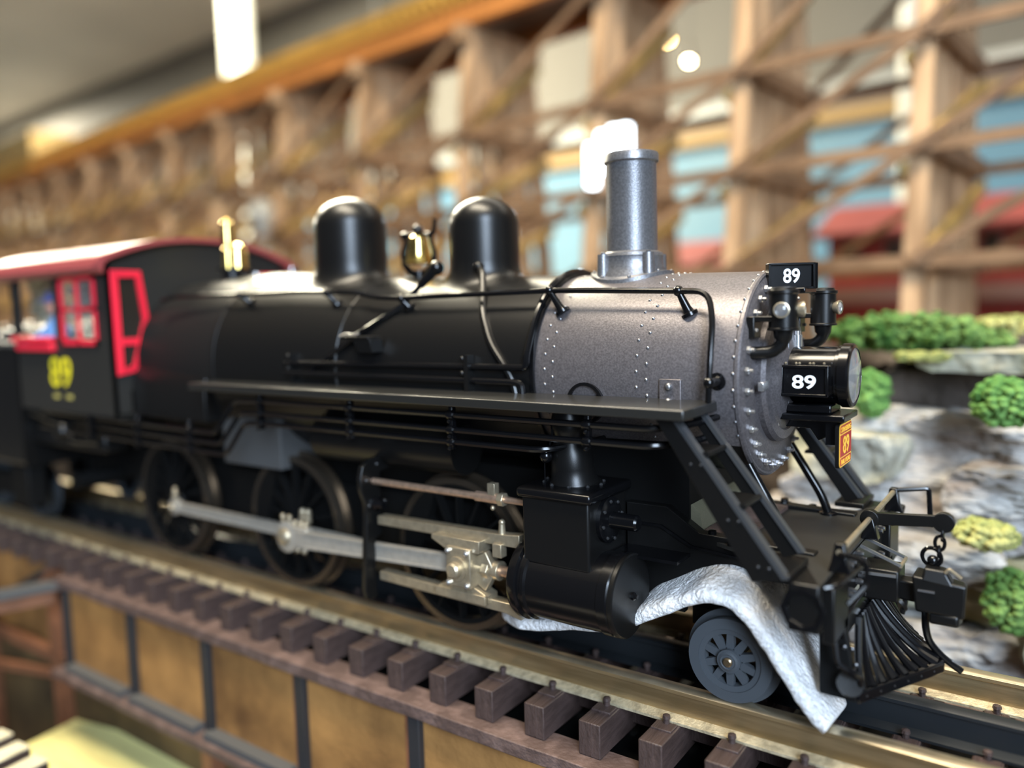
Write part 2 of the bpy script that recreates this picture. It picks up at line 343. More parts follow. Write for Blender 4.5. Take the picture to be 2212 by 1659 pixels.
# ------------------------------------------------------------------ things behind the trestle
def at(px, py, dist):   # point at a depth along the view
    v = Fw + Rt * ((px - 1106) / 1725.03) - Up * ((py - 829.5) / 1725.03); return CAM + v * dist
def pole(px, dist, r, z0, z1, label):
    p = at(px, 400, dist); t = thing('support_pole', (p.x, p.y, z0), label, 'pole', None)
    MB().cyl((p.x, p.y, z0), (p.x, p.y, z1), r, n=20).build('pipe', 'pole_white', t)
    MB().cyl((p.x, p.y, z0), (p.x, p.y, z0 + 8), r * 1.3, n=20).build('foot_ring', 'pole_white', t)
pole(1968, 760, 12.5, 30, 899, 'white support pole behind the rightmost tall trestle post')
pole(531, 1700, 30, -930, 899, 'white support pole rising above the trestle deck at upper left')

def lamp(px, py, dist, r, m, label, name='spot_lamp', cat='lamp', n=1, sx=0, sz=0):
    p = at(px, py, dist); t = thing(name, (p.x, p.y, p.z), label, cat)
    MB().lathe([(r * 0.6, 26), (r * 1.2, 22), (r * 1.5, 0), (r * 1.35, 0), (r * 1.0, 18), (0.01, 20)], (p.x, p.y, p.z), (0, 0, 1), 16).build('shade', 'lamp_body', t)
    MB().cyl((p.x, p.y, p.z + 24), (p.x, p.y, 900), 1.4, n=6).build('stem', 'lamp_body', t)
    MB().ball((p.x, p.y, p.z), r, 12, 8).build('bulb', m, t)
lamp(1442, 84, 1250, 4.6, 'bulb_warm', 'glowing warm spot lamp, upper of the two between trestle posts')
lamp(1488, 131, 1250, 3.6, 'bulb_cream', 'glowing warm spot lamp, lower of the two between trestle posts')
lamp(819, 245, 1230, 7.5, 'bulb_white', 'small white glowing lamp seen among the trestle posts above the steam dome')
q0 = at(1316, 345, 1); dv = q0 - CAM; p = CAM + dv * (388 / dv.dot(n_))
wl = thing('clip_lamp', (p.x, p.y, p.z - 14), 'bright white glowing tube lamp clipped to the trestle post behind the smokestack', 'lamp')
K = 0.37
for i, (dx, h0, h1) in enumerate(((-26, -40, 22), (-9, -18, 40), (9, -6, 48), (26, 0, 50))):
    q = p + Vector((Rt.x, Rt.y, 0)) * dx * K; MB().cyl((q.x, q.y, p.z + h0 * K), (q.x, q.y, p.z + h1 * K), 9 * K, n=12).build('tube', 'bulb_tube', wl)
q = p + Vector((n_.x, n_.y, 0)) * 4.2; MB().beam(q + Vector((-Rt.x, -Rt.y, 0)) * 13, q + Vector((Rt.x, Rt.y, 0)) * 13, 2, 20).build('housing', 'lamp_body', wl)
MB().beam(q, q + Vector((n_.x, n_.y, 0)) * 9, 3, 3).build('clip', 'lamp_body', wl)
p = at(565, 465, 760)
cl = thing('cream_lantern', (p.x, p.y, p.z - 30), 'round cream glowing lantern seen between the distant trestle bents', 'lamp')
MB().ball((p.x, p.y, p.z), 13, 14, 8, (1, 1, 1.25)).build('globe', 'pole_white', cl); MB().cyl((p.x, p.y, p.z - 60), (p.x, p.y, p.z - 15), 7, n=12).build('stand', 'pole_white', cl)

def building(name, label, cat, u0, u1, v0, z0, z1, zr, wins, roofm='barn_roof'):
    P = lambda u, v, z: (*rot2(u, v, WA, (0, 0)), z)
    t = thing(name, P((u0 + u1) / 2, v0, z0), label, cat)
    def bx(mb, a0, a1, b0, b1, c0, c1): return mb.hexa([P(a0, b0, c0), P(a1, b0, c0), P(a1, b1, c0), P(a0, b1, c0), P(a0, b0, c1), P(a1, b0, c1), P(a1, b1, c1), P(a0, b1, c1)])
    bx(MB(), u0, u1, v0 + 4, v0 + 90, z0, z1).build('wall_panel', 'barn_red', t)
    nb = int((u1 - u0) / 14)
    for i in range(nb): bx(MB(), u0 + i * 14, u0 + i * 14 + 12.8, v0 + 2.6, v0 + 4, z0, z1).build('wall_board', 'barn_red', t)
    mb = MB(); mb.hexa([P(u0 - 8, v0 - 12, z1 - 4), P(u1 + 8, v0 - 12, z1 - 4), P(u1 + 8, v0 + 45, zr), P(u0 - 8, v0 + 45, zr), P(u0 - 8, v0 - 12, z1), P(u1 + 8, v0 - 12, z1), P(u1 + 8, v0 + 45, zr + 4), P(u0 - 8, v0 + 45, zr + 4)]); mb.build('roof', roofm, t)
    mb = MB(); mb.hexa([P(u0 - 8, v0 + 45, zr), P(u1 + 8, v0 + 45, zr), P(u1 + 8, v0 + 102, z1 - 4), P(u0 - 8, v0 + 102, z1 - 4), P(u0 - 8, v0 + 45, zr + 4), P(u1 + 8, v0 + 45, zr + 4), P(u1 + 8, v0 + 102, z1), P(u0 - 8, v0 + 102, z1)]); mb.build('roof', roofm, t)
    for (a, b, c, d) in wins:
        w_ = bx(MB(), a, b, v0 + 0.5, v0 + 3, c, d).build('window', 'pink_trim', t)
        bx(MB(), a + 2, b - 2, v0 - 0.5, v0 + 0.8, c + 2, d - 2).build('pane', 'window_dark', w_)
    bx(MB(), u0, u1, v0 - 3, v0 + 3, lerp(z0, z1, .42), lerp(z0, z1, .42) + 12).build('trim_board', 'pink_trim', t)
    return t
building('red_station', 'red clapboard building with dark windows behind the trestle at right', 'building', -186, 150, 486, 30, 120, 141, [(x, x + 13, 95, 114) for x in range(-176, 140, 31)])
building('red_shed', 'small dull red building with low roof behind the smokestack', 'building', -335, -236, 500, 30, 104, 124, [(x, x + 14, 80, 96) for x in (-325, -300, -275, -255)])

# ------------------------------------------------------------------ rock cliff, moss and shrubs beyond the track
def rock(c, sz, m, seed, label, name='rock_ledge', rotz=0, rough=0.22, group=None):
    # a weathered slab: subdivided box pushed about by noise
    nx, ny, nz = max(3, int(sz[0] / 4)), max(3, int(sz[1] / 5)), max(3, int(sz[2] / 3.0)); mb = MB(); idx = {}
    def P(i, j, k):
        if (i, j, k) in idx: return idx[(i, j, k)]
        u, v, w_ = i / nx * 2 - 1, j / ny * 2 - 1, k / nz * 2 - 1
        x, y, z = u * sz[0] / 2, v * sz[1] / 2, w_ * sz[2] / 2
        q = Vector((x * .06 + seed * 3.1, y * .06, z * .10 + seed)); q2 = Vector((x * .22 + seed, y * .22, z * .3))
        a = noise.noise(q) * min(sz) * rough * 1.7; b = noise.noise(q2) * min(sz) * rough * .6
        sh = 1 - 0.10 * (abs(u) ** 6 + abs(w_) ** 8) * .6
        r_ = Vector((x * sh + a * .5, (y + (a + b) * (1 if v < 0 else .3)), z * sh + b * .8))
        cs, sn = math.cos(rotz), math.sin(rotz); idx[(i, j, k)] = len(mb.v)
        mb.v.append((c[0] + r_.x * cs - r_.y * sn, c[1] + r_.x * sn + r_.y * cs, c[2] + r_.z)); return idx[(i, j, k)]
    for i in range(nx):
        for j in range(ny):
            for k, fl in ((0, 1), (nz, 0)):
                q = [P(i, j, k), P(i + 1, j, k), P(i + 1, j + 1, k), P(i, j + 1, k)]; mb.f.append(tuple(q[::-1] if fl else q))
    for i in range(nx):
        for k in range(nz):
            for j, fl in ((0, 0), (ny, 1)):
                q = [P(i, j, k), P(i + 1, j, k), P(i + 1, j, k + 1), P(i, j, k + 1)]; mb.f.append(tuple(q[::-1] if fl else q))
    for j in range(ny):
        for k in range(nz):
            for i, fl in ((0, 1), (nx, 0)):
                q = [P(i, j, k), P(i, j + 1, k), P(i, j + 1, k + 1), P(i, j, k + 1)]; mb.f.append(tuple(q[::-1] if fl else q))
    o = mb.build(name, m, None, origin=c, smooth=50); tag(o, label, 'rock', group); return o
rocks = [((22, 196, 16), (196, 150, 84), 'rock_dark', 'broad dark rock mass behind the layered cliff'),
         ((21, 106, 53.5), (122, 36, 6), 'rock_moss', 'overhanging flat slab with a mossy top, uppermost of the cliff at right'),
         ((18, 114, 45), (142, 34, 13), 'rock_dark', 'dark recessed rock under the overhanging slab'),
         ((8, 105, 31), (160, 36, 20), 'rock', 'pale grey rock course in the middle of the cliff'),
         ((8, 100, 14), (164, 38, 17), 'rock', 'light weathered rock course below the middle of the cliff'),
         ((14, 95, -3), (170, 38, 17), 'rock_moss', 'mossy grey rock course low on the cliff'),
         ((30, 88, -22), (190, 38, 20), 'rock', 'bottom rock course beside the far rail')]
for i, (c, sz, m, lb) in enumerate(rocks): rock(c, sz, m, i + 1.7, lb)
for i, (x, y, z, sx, sy, sz) in enumerate(((-52, 86, 28, 30, 16, 14), (-6, 80, 22, 40, 16, 12), (22, 82, 33, 32, 16, 14), (-34, 78, 4, 44, 18, 11), (14, 72, -12, 50, 18, 13), (-58, 82, 8, 34, 16, 12))):
    rock((x, y, z), (sx, sy, sz), 'rock' if i % 2 else 'rock_moss', 11.3 + i, ['jutting grey boulder behind the headlight bracket', 'jutting pale boulder below the overhanging slab', 'boulder under the bright green clump at right edge', 'low flat boulder in the cliff behind the lift arm', 'wide flat boulder low in the cliff right of the coupler', 'boulder behind the far stairs at the cliff left end'][i], name='boulder', rotz=0.1 * (i - 3))
def shrub(px, py, dist, w_, h_, m, label, n=120, name='shrub'):
    n *= 5
    c = at(px, py, dist); rnd = random.Random(px * 7 + py); mb = MB()
    for k in range(n):
        a, b, r_ = rnd.uniform(0, 6.283), rnd.uniform(-1, 1), rnd.uniform(.3, 1) ** .6
        q = (c.x + math.cos(a) * math.sqrt(1 - b * b) * r_ * w_ / 2, c.y + math.sin(a) * math.sqrt(1 - b * b) * r_ * w_ / 3, c.z + b * r_ * h_ / 2)
        mb.ball(q, rnd.uniform(.5, 1.35), 5, 3, (1.3, 1.3, .9))
    o = mb.build(name, m, None, origin=tuple(c), smooth=80); tag(o, label, 'shrub'); return o
shrub(1950, 716, 230, 42, 11, 'shrub_green', 'low green foam shrub on the ledge behind the headlight', 190)
shrub(2060, 735, 232, 30, 8, 'shrub_green', 'green foam shrub at the foot of the rightmost trestle post', 120)
shrub(2180, 715, 236, 26, 9, 'moss', 'yellow green foam clump at the right edge of the top ledge', 110)
shrub(2175, 870, 190, 14, 12, 'shrub_bright', 'bright green foam clump hanging at the right edge of the cliff', 120)
shrub(1880, 850, 217, 9, 13, 'shrub_bright', 'bright green foam clump just behind the headlight', 90)
shrub(2130, 1155, 186, 14, 7, 'moss', 'dull green clump halfway down the cliff right of the coupler chain', 70)
shrub(2190, 1300, 186, 12, 16, 'shrub_green', 'green foam clump low at the right edge of the cliff', 110)
mo = MB()
rnd = random.Random(4)
for k in range(260):
    c = at(rnd.uniform(1940, 2215), rnd.uniform(762, 778), 212 + rnd.uniform(0, 10)); mo.ball((c.x, c.y, c.z), rnd.uniform(.6, 1.5), 5, 3, (1.5, 1.5, .6))
tag(mo.build('moss_mat', 'moss'), 'yellow green moss matting along the top of the overhanging slab', 'moss', kind='stuff')
structure(MB().box(-60, 190, 60, 80, -44, -34).build('ground_bank', 'rock_dark'))

# ------------------------------------------------------------------ track with its ties
X0, X1 = -470, 72
trk = thing('railway_track', (0, 0, -13), 'three-rail brass track on dark brown ties carrying the locomotive', 'track')
def rail(yc, mtop, mweb, mfoot):
    r = MB().prism([(yc - .9, -5.2), (yc + .9, -5.2), (yc + .9, -1.3), (yc + 1.6, -.9), (yc + 1.6, -.25), (yc - 1.6, -.25), (yc - 1.6, -.9), (yc - .9, -1.3)], 'x', X0, X1).build('rail', mweb, trk)
    MB().prism([(yc - 1.6, -.25), (yc + 1.6, -.25), (yc + 1.2, 0), (yc - 1.2, 0)], 'x', X0, X1).build('rail_head', mtop, r)
    MB().prism([(yc - 2.7, -6.2), (yc + 2.7, -6.2), (yc + 2.7, -5.7), (yc + .9, -5.0), (yc - .9, -5.0), (yc - 2.7, -5.7)], 'x', X0, X1).build('rail_foot', mfoot, r)
rail(-17.6, 'rail_top', 'rail_brass', 'rail_foot'); rail(17.6, 'rail_top', 'rail_brass', 'rail_foot'); rail(0, 'rail_black', 'rail_black', 'rail_black')
tie0 = None
TX, TPch = -148.77 + 2.35, 12.388
def make_tie(x):
    t = MB().box(x - 2.3, x + 2.3, -28.2, 28.2, -12.9, -6.25).build('tie', 'tie_brown', trk, origin=(x, 0, -12.9), bevel=.22)
    for y in (-22.2, -13.4, -4.6, 4.6, 13.4, 22.2):
        pl = MB().box(x - 2.0, x + 2.0, y - 1.5, y + 1.5, -6.3, -5.85).build('tie_plate', 'tie_brown', t, bevel=.12)
        yy = y + (1.1 if y in (-22.2, -4.6, 13.4) else -1.1)
        MB().lathe([(.6, 0), (.6, .9), (.8, 1.05), (.7, 1.6), (.25, 1.8)], (x, yy, -5.95), (0, 0, 1), 8).build('spike', 'tie_brown', t)
    return t
tie0 = make_tie(TX)
kids = list(tie0.children)
for k in range(-25, 18):
    if k == 0: continue
    d = (k * TPch, 0, 0); c = copy_part(tie0, trk, d)
    for ch in kids:
        g = ch.copy(); COL.objects.link(g); g.parent = c
for y in (-13.8, 13.8, -4.6): MB().box(X0, X1, y - 1, y + 1, -11.5, -8.2).build('tie_stringer', 'tie_brown', trk)

# ------------------------------------------------------------------ plate girder bridge under the track
gd = thing('plate_girder_bridge', (-120, 0, -44), 'brown deck girder bridge with rusty orange web panels under the track', 'bridge')
rnd = random.Random(3)
def flange(y0, y1, z0, z1, name, m, xa=-272, xb=X1):
    mb = MB(); n = 90; pts = []
    for i in range(n + 1):
        x = lerp(xa, xb, i / n); o = noise.noise(Vector((x * .08, y0, 0))) * .35; pts.append((x, o))
    for (x, o) in pts: mb.v += [(x, y0 + o, z0), (x, y0 + o * .6, z1), (x, y1, z1), (x, y1, z0)]
    for i in range(n):
        a, b = i * 4, i * 4 + 4
        mb.f += [(a, b, b + 1, a + 1), (a + 1, b + 1, b + 2, a + 2), (a + 2, b + 2, b + 3, a + 3), (a + 3, b + 3, b, a)]
    mb.f += [(0, 1, 2, 3), (n * 4 + 3, n * 4 + 2, n * 4 + 1, n * 4)]
    return mb.build(name, m, gd, bevel=.2)
for sy in (1, -1):
    a, b = (-31.6, -24.2) if sy == 1 else (24.2, 31.6)
    flange(a, b, -15.9, -12.95, 'top_flange', 'girder_brown')
RX = [-268, -228.3, -190.4, -151.6, -114.1, -76, -38, 0, 38]
for i in range(len(RX) - 1):
    MB().box(RX[i], RX[i + 1], -29.3, -28.3, -43, -15.9).build('web_panel', 'rust_panel', gd)
    MB().box(RX[i], RX[i + 1], 28.3, 29.3, -43, -15.9).build('web_panel', 'rust_panel', gd)
    MB().box(RX[i] + .6 if i else RX[i] + 2, RX[i + 1] - 4.2, -33.0, -29.3, -43.2, -41.2).build('ledge_strip', 'steel_grey', gd)
for x in RX:
    MB().box(x - 1.7, x + 1.5, -30.9, -29.2, -43.4, -15.9).build('stiffener', 'rib_dark', gd, bevel=.12)
    MB().box(x - 3.4, x - 1.3, -29.9, -29.3, -41.5, -15.9).build('stiffener_edge', 'truss_rust', gd)
    MB().box(x - 1.3, x + 1.3, 29.2, 30.9, -43.4, -15.9).build('stiffener', 'rib_dark', gd)
flange(-34.5, -28, -45.4, -43.2, 'bottom_flange', 'girder_brown'); flange(28, 34.5, -45.4, -43.2, 'bottom_flange', 'girder_brown')
MB().box(-272, X1, -28.2, 28.2, -18.2, -16.4).build('gap_shade_sheet', 'black_matt', gd)  # added black sheet standing in for the shade between the ties
for x in RX: MB().box(x - 1, x + 1, -28.3, 28.3, -40, -34).build('cross_frame', 'rib_dark', gd)

# rusty timber tower that carries the left end of the bridge
tw = thing('rusty_tower', (-300, -20, -100), 'rusty brown cross-braced tower at the left end of the girder bridge', 'tower')
def pb(a, b, w_, t, name, m, par): MB().beam(a, b, w_, t, up=(0, 1, 0)).build(name, m, par)
yt = -24.5
MB().box(-480, -270, yt + 3, yt + 4.5, -46, -15).build('back_panel', 'rust_panel', tw)
MB().box(-480, -192, yt + 3, yt + 4.5, -112, -47).build('back_panel', 'rust_panel_dark', tw)
for x in (-287, -345, -403, -199):
    zt_ = -15 if x < -270 else -46
    pb((x, yt, -112), (x, yt, zt_), 4.6, 4.6, 'column', 'truss_rust', tw)
    MB().box(x - 4.6, x - 2.3, yt - .5, yt + 2.4, -112, zt_ - 1).build('column_edge', 'rib_dark', tw)
pb((-480, yt - .4, -46), (-272, yt - .4, -46), 4, 3, 'rail_beam', 'truss_rust', tw)
pb((-343, yt - 1.5, -43), (-290, yt - 1.5, -19), 2.6, 2.6, 'diagonal_brace', 'truss_rust', tw)
pb((-343, yt - 1.0, -39.5), (-290, yt - 1.0, -15.5), 2.2, 2.2, 'diagonal_brace', 'rib_dark', tw)
pb((-343, yt - 1.5, -61), (-290, yt - 1.5, -52), 2.8, 2.8, 'diagonal_brace', 'truss_rust', tw)
pb((-401, yt - 1.5, -19), (-348, yt - 1.5, -43), 2.6, 2.6, 'diagonal_brace', 'truss_rust', tw)
MB().hexa([(-276, -31, -17), (-270, -31, -17), (-292, -90, -17), (-298, -90, -17), (-276, -31, -14.6), (-270, -31, -14.6), (-292, -90, -14.6), (-298, -90, -14.6)]).build('top_beam', 'steel_grey', tw)
MB().hexa([(-275, -31, -22), (-273, -31, -22), (-295, -90, -22), (-297, -90, -22), (-275, -31, -17), (-273, -31, -17), (-295, -90, -17), (-297, -90, -17)]).build('fascia_beam', 'truss_rust', tw)

# board and second track below, lower left
gb = MB(); 
P = [at(95, 1690, 262), at(165, 1552, 262), at(447, 1628, 236), at(440, 1800, 225)]
z0 = -66
def onz(px, py, z): 
    v = Fw + Rt * ((px - 1106) / 1725.03) - Up * ((py - 829.5) / 1725.03); k = (z - CAM.z) / v.z; return CAM + v * k
P = [onz(20, 1800, z0), onz(20, 1625, z0), onz(165, 1552, z0), onz(447, 1626, z0), onz(444, 1800, z0)]
gb.prism([(p.x, p.y) for p in P], 'z', z0 - 4, z0)
bo = tag(gb.build('scenery_board', 'board_green_lit', smooth=0, bevel=.5), 'yellow green board with overhead light put into its colour, lying under the bridge at lower left', 'board')
structure(MB().box(-700, 200, -140, 60, -140, -125).build('ground_lower', 'ground_dark'))
lt = thing('lower_track', (-215, -75, -52), 'pale topped wooden ties of a second track in the lower left corner', 'track')
base = onz(52, 1606, -42); 
dirx = Vector((1, 0, 0)); diry = Vector((0, 1, 0))
for k in range(-2, 4):
    # each tie: a pale top board over a brown body, one end showing
    c = Vector((base.x + k * 11.2, base.y - k * 0.5, 0)); a = Vector((-0.10, 1, 0)).normalized(); sdd = Vector((a.y, -a.x, 0))
    tip = Vector((c.x, c.y, -42))
    P = [tip - sdd * 3, tip + sdd * 3, tip + sdd * 3 - a * 60, tip - sdd * 3 - a * 60]
    t_ = MB().hexa([(p.x, p.y, -49) for p in P] + [(p.x, p.y, -42.3) for p in P]).build('tie', 'tie_brown', lt, bevel=.2)
    MB().hexa([(p.x, p.y, -42.3) for p in P] + [(p.x, p.y, -42) for p in P]).build('tie_top', 'tan_tie_top', t_)
sy_ = base.y - 26
MB().prism([(sy_ - 1, -41), (sy_ + 1, -41), (sy_ + 1, -37), (sy_ - 1, -37)], 'x', -320, -140).build('rail', 'rail_brass', lt)
MB().prism([(sy_ - 34, -41), (sy_ - 32, -41), (sy_ - 32, -37), (sy_ - 34, -37)], 'x', -320, -160).build('rail', 'rail_brass', lt)
MB().box(-330, -140, base.y - 50, base.y - 6, -56, -49).build('stringer', 'girder_brown', lt)

# ================================================================== steam locomotive
ZC = 57.42
lo = thing('steam_locomotive', (-120, 0, 0), 'black steam locomotive with silver smokebox and stack and red cab windows, numbered 89', 'locomotive')
BX = [-226, -206, -187, -165, -143, -88.6]; BR = [23.9, 24.6, 25.3, 24.0, 21.9, 20.3]
def BRr(x): return interp(x, BX, BR) if x <= -88 else lerp(19.9, 19.1, (x + 88) / 41)
def onb(x, z, off=0.0, side=-1):   # point on the boiler side at station x and height z
    r = BRr(x) + off; dz = z - ZC; return (x, side * math.sqrt(max(0, r * r - dz * dz)), z)
# boiler courses
boil = MB().lathe([(BRr(x), x + 187) for x in (-187, -165, -143.4)], (-187, 0, ZC), (1, 0, 0), 72, caps=False).build('boiler', 'black_satin', lo)
MB().lathe([(BRr(x), x + 226) for x in (-226, -216, -206, -187)], (-226, 0, ZC), (1, 0, 0), 72, caps=False).build('firebox_wrapper', 'firebox_black', boil)
MB().lathe([(21.9, 0), (20.3, 54.8), (18, 54.8)], (-143.4, 0, ZC), (1, 0, 0), 72, caps=False).build('boiler_course', 'black_satin', boil)
for x in (-143.6, -187.0): MB().lathe([(BRr(x) - .05, -.7), (BRr(x) + .12, -.5), (BRr(x) + .12, .5), (BRr(x) - .05, .7)], (x, 0, ZC), (1, 0, 0), 72, caps=False).build('boiler_band', 'black_satin', boil)
# smokebox: graphite sheet wraps the upper part, black saddle below
A0, A1 = R_(-128), R_(128)
sb = MB().lathe([(19.9, -88.0), (20.0, -87.5), (19.1, -47.6), (18.9, -46.9)], (0, 0, ZC), (1, 0, 0), 80, A0, A1, ref=(0, 0, 1)).build('smokebox', 'graphite', lo)
MB().lathe([(19.4, -88.0), (18.7, -47.2)], (0, 0, ZC), (1, 0, 0), 72, caps=False).build('smokebox_shell', 'black_satin', sb)
def onsm(x, ang, off=0): r = BRr(x) + off; return (x, -r * math.sin(ang), ZC + r * math.cos(ang))
riv = MB()
def rivet(mb, x, ang, r=.38):
    p = Vector(onsm(x, ang, -.05)); d = Vector((0, -math.sin(ang), math.cos(ang))); mb.lathe([(r, 0), (r * .85, .16), (r * .4, .3), (.01, .32)], p, d, 8)
for i in range(-14, 15):
    a = R_(i * 8.6)
    for x in (-85.6, -65.9, -47.9): rivet(riv, x, a)
    for x in (-83.8, -63.9): rivet(riv, x, a + R_(4.3))
rv = riv.build('rivet_rows', 'rivet_metal', sb); rv['kind'] = 'stuff'
MB().box(-61.2, -57.0, -19.9, -19.0, 52, 57.6).build('washout_plate', 'graphite', sb, bevel=.15)
MB().ball((-59.2, -20.1, 56.3), .7, 10, 6).ball((-59.2, -20.3, 53.6), .75, 10, 6).build('plate_bolts', 'rivet_metal', sb)
mb = MB().lathe([(4.0, 0), (4.0, 1.2), (3.4, 1.2), (3.4, .2)], (-76.5, -19.0, 52.5), (0, -1, 0), 28, caps=False)
mb.build('steam_pipe_collar', 'black_gloss', sb)
# front ring, dished front plate with studs and raised door
MB().lathe([(19.1, 0), (19.35, .3), (19.3, .8), (19.0, 1.1), (18.5, 1.0)], (-47.9, 0, ZC), (1, 0, 0), 80, caps=False).build('front_ring', 'graphite', sb)
fp = MB().lathe([(18.6, 0), (17.9, .5), (13.4, .7), (12.4, .7)], (-46.9, 0, ZC), (1, 0, 0), 72, caps=False).build('front_plate', 'graphite', sb)
MB().lathe([(12.8, 0), (12.8, 1.2), (12.2, 1.9), (10.6, 2.1), (10.4, 1.7), (9.0, 2.6), (4.5, 3.6), (0.01, 3.9)], (-46.4, 0, ZC), (1, 0, 0), 60).build('smokebox_door', 'graphite', sb)
for i in range(30):
    a = R_(12 * i); y, z = 17.2 * math.sin(a), 17.2 * math.cos(a)
    m_ = MB().lathe([(.68, 0), (.68, .55), (.36, .6), (.36, 1.2), (.15, 1.35)], (-46.3, y, ZC + z), (1, 0, 0), 6)
    if i == 0: b0 = m_.build('stud', 'bolt_metal', fp, origin=(-46.3, y, ZC + z))
    else: copy_part(b0, fp, (0, y, z - 17.2))
for a_ in (265, 335):
    a = R_(a_); y, z = 12.9 * math.sin(a), 12.9 * math.cos(a)
    MB().obox((-44.7, y, ZC + z), (1, 0, 0), (0, math.cos(a), -math.sin(a)), (0, math.sin(a), math.cos(a)), (.5, .8, 1.5)).build('door_dog', 'bolt_metal', fp, bevel=.12)
MB().tube(arc([(-44.2, -3.2, 62.5), (-43.3, -3.2, 66), (-43.3, -3.2, 52), (-44.2, -3.2, 49)], 1), .3).build('door_hinge', 'silver_graphite', fp)
# smoke stack
st = MB().lathe([(4.4, 15), (5.25, -21.6), (5.15, -1.9), (5.2, -1.7), (5.62, -1.4), (5.62, .0), (5.45, .35), (4.8, .5), (4.4, .2), (4.4, -14)][1:], (-76.2, 0, 101.3), (0, 0, 1), 48, caps=False).build('smokestack', 'silver_graphite', lo)
MB().lathe([(7.6, -7), (7.0, -3.2), (6.5, -2.4), (6.3, .2), (6.4, .5), (6.2, 1.1), (5.3, 1.5)], (-76.2, 0, 80.4), (0, 0, 1), 48, caps=False).build('stack_base', 'silver_graphite', st)
for k in range(4):
    a = R_(45 + 90 * k + 10); x, y = -76.2 + 6.7 * math.cos(a), 6.7 * math.sin(a)
    lg_ = MB().cyl((x, y, 75.5), (x, y, 81.3), 1.35, 1.15, 12).build('stack_lug', 'silver_graphite', st); MB().lathe([(.55, 0), (.55, .35), (.2, .5)], (x, y, 81.3), (0, 0, 1), 6).build('lug_bolt', 'rivet_metal', st)
def saddle(xc, r0, prof_r, n=48, zt=0, lift=0.35):
    # flange that follows the round boiler top
    mb = MB(); rings = [(r0, 1.6), (r0, lift), (r0 + prof_r * .5, lift + .05), (r0 + prof_r, lift), (r0 + prof_r, -.4)]
    for (r, h) in rings:
        for i in range(n):
            a = 2 * math.pi * i / n; x, y = xc + r * math.cos(a), r * math.sin(a); R = BRr(x); z = ZC + math.sqrt(max(1, R * R - y * y)) + h; mb.v.append((x, y, z))
    for k in range(len(rings) - 1):
        for i in range(n): mb.f.append((k * n + i, k * n + (i + 1) % n, (k + 1) * n + (i + 1) % n, (k + 1) * n + i))
    return mb
saddle(-76.2, 6.6, 1.9, lift=.8).build('saddle_flange', 'silver_graphite', st)
for k in range(8):
    a = R_(22 + 45 * k); x, y = -76.2 + 7.9 * math.cos(a), 7.9 * math.sin(a); MB().ball((x, y, ZC + math.sqrt(BRr(x) ** 2 - y * y) + .9), .38, 8, 5).build('flange_rivet', 'rivet_metal', st)
# domes
def dome(xc, r, ztop, base, name):
    n = 56; mb = MB(); prof = []
    for k in range(13):
        t = k / 12 * math.pi / 2; prof.append((r * math.cos(t) if k < 12 else 0.01, ztop - r * .80 + r * .80 * math.sin(t)))
    mb.lathe([(r * 1.0, ZC + BRr(xc) + 1.0)] + [(a, h) for a, h in prof], (xc, 0, 0), (0, 0, 1), n, caps=False)
    d = mb.build(name, 'black_satin', lo, smooth=60)
    # flared skirt down to the boiler
    m2 = MB(); rings = 9
    for k in range(rings):
        t = k / (rings - 1); rr = r + (base - r) * t ** 2.2
        for i in range(n):
            a = 2 * math.pi * i / n; x, y = xc + rr * math.cos(a), rr * math.sin(a); R = BRr(x); zs = ZC + math.sqrt(max(1, R * R - y * y)) - .02; zt = ZC + BRr(xc) + 3.2
            m2.v.append((x, y, zs + (zt - zs) * (1 - t) ** 2.0))
    for k in range(rings - 1):
        for i in range(n): m2.f.append((k * n + i, k * n + (i + 1) % n, (k + 1) * n + (i + 1) % n, (k + 1) * n + i))
    m2.build('dome_skirt', 'black_satin', d, smooth=60); return d
dome(-114.5, 8.15, 96.9, 11.0, 'sand_dome'); dome(-159.0, 9.6, 101.0, 12.4, 'steam_dome')
# bell in its yoke
bl = MB(); zb = ZC + BRr(-135.2) - 1.7
bl.lathe([(3.6, -1), (3.4, .6), (2.2, 1.2), (1.6, 1.4), (1.6, 3.4)], (-135.2, 0, zb), (0, 0, 1), 24)
yk = bl.build('bell_stand', 'black_gloss', lo)
pts = [Vector((-135.2, 0, zb + 2.6))]
Pm = []
for sgn in (1, -1):
    pts = [(0, 2.4), (2.4, 3.0), (4.4, 5.2), (4.5, 8.0), (3.7, 10.2), (3.7, 12.0), (3.9, 12.8)]
    MB().tube([(-135.2 + sgn * a * 1.12, 0, zb + h) for a, h in pts], [1.0, .95, .85, .7, .6, .65, .5], 8).build('bell_yoke', 'black_gloss', yk)
MB().cyl((-139.6, 0, zb + 12.3), (-130.8, 0, zb + 12.3), .45).cyl((-140.2, 0, zb + 12.3), (-138.8, 0, zb + 12.3), .95).ball((-135.2, 0, zb + 13.6), 1.3, 10, 6).build('bell_shaft', 'black_gloss', yk)
MB().tube(arc([(-130.8, 0, zb + 12.0), (-130.0, 0, zb + 12.6), (-129.6, 0, zb + 15.8)], .8), [.55] * 7, 8).build('bell_crank', 'black_gloss', yk)
MB().lathe([(3.7, 0), (3.5, .5), (3.0, 2.0), (2.6, 4.0), (2.4, 5.4), (2.1, 6.4), (1.1, 7.1), (.01, 7.3)], (-135.2, 0, zb + 5.3), (0, 0, 1), 28, caps=False).build('bell', 'brass', yk)
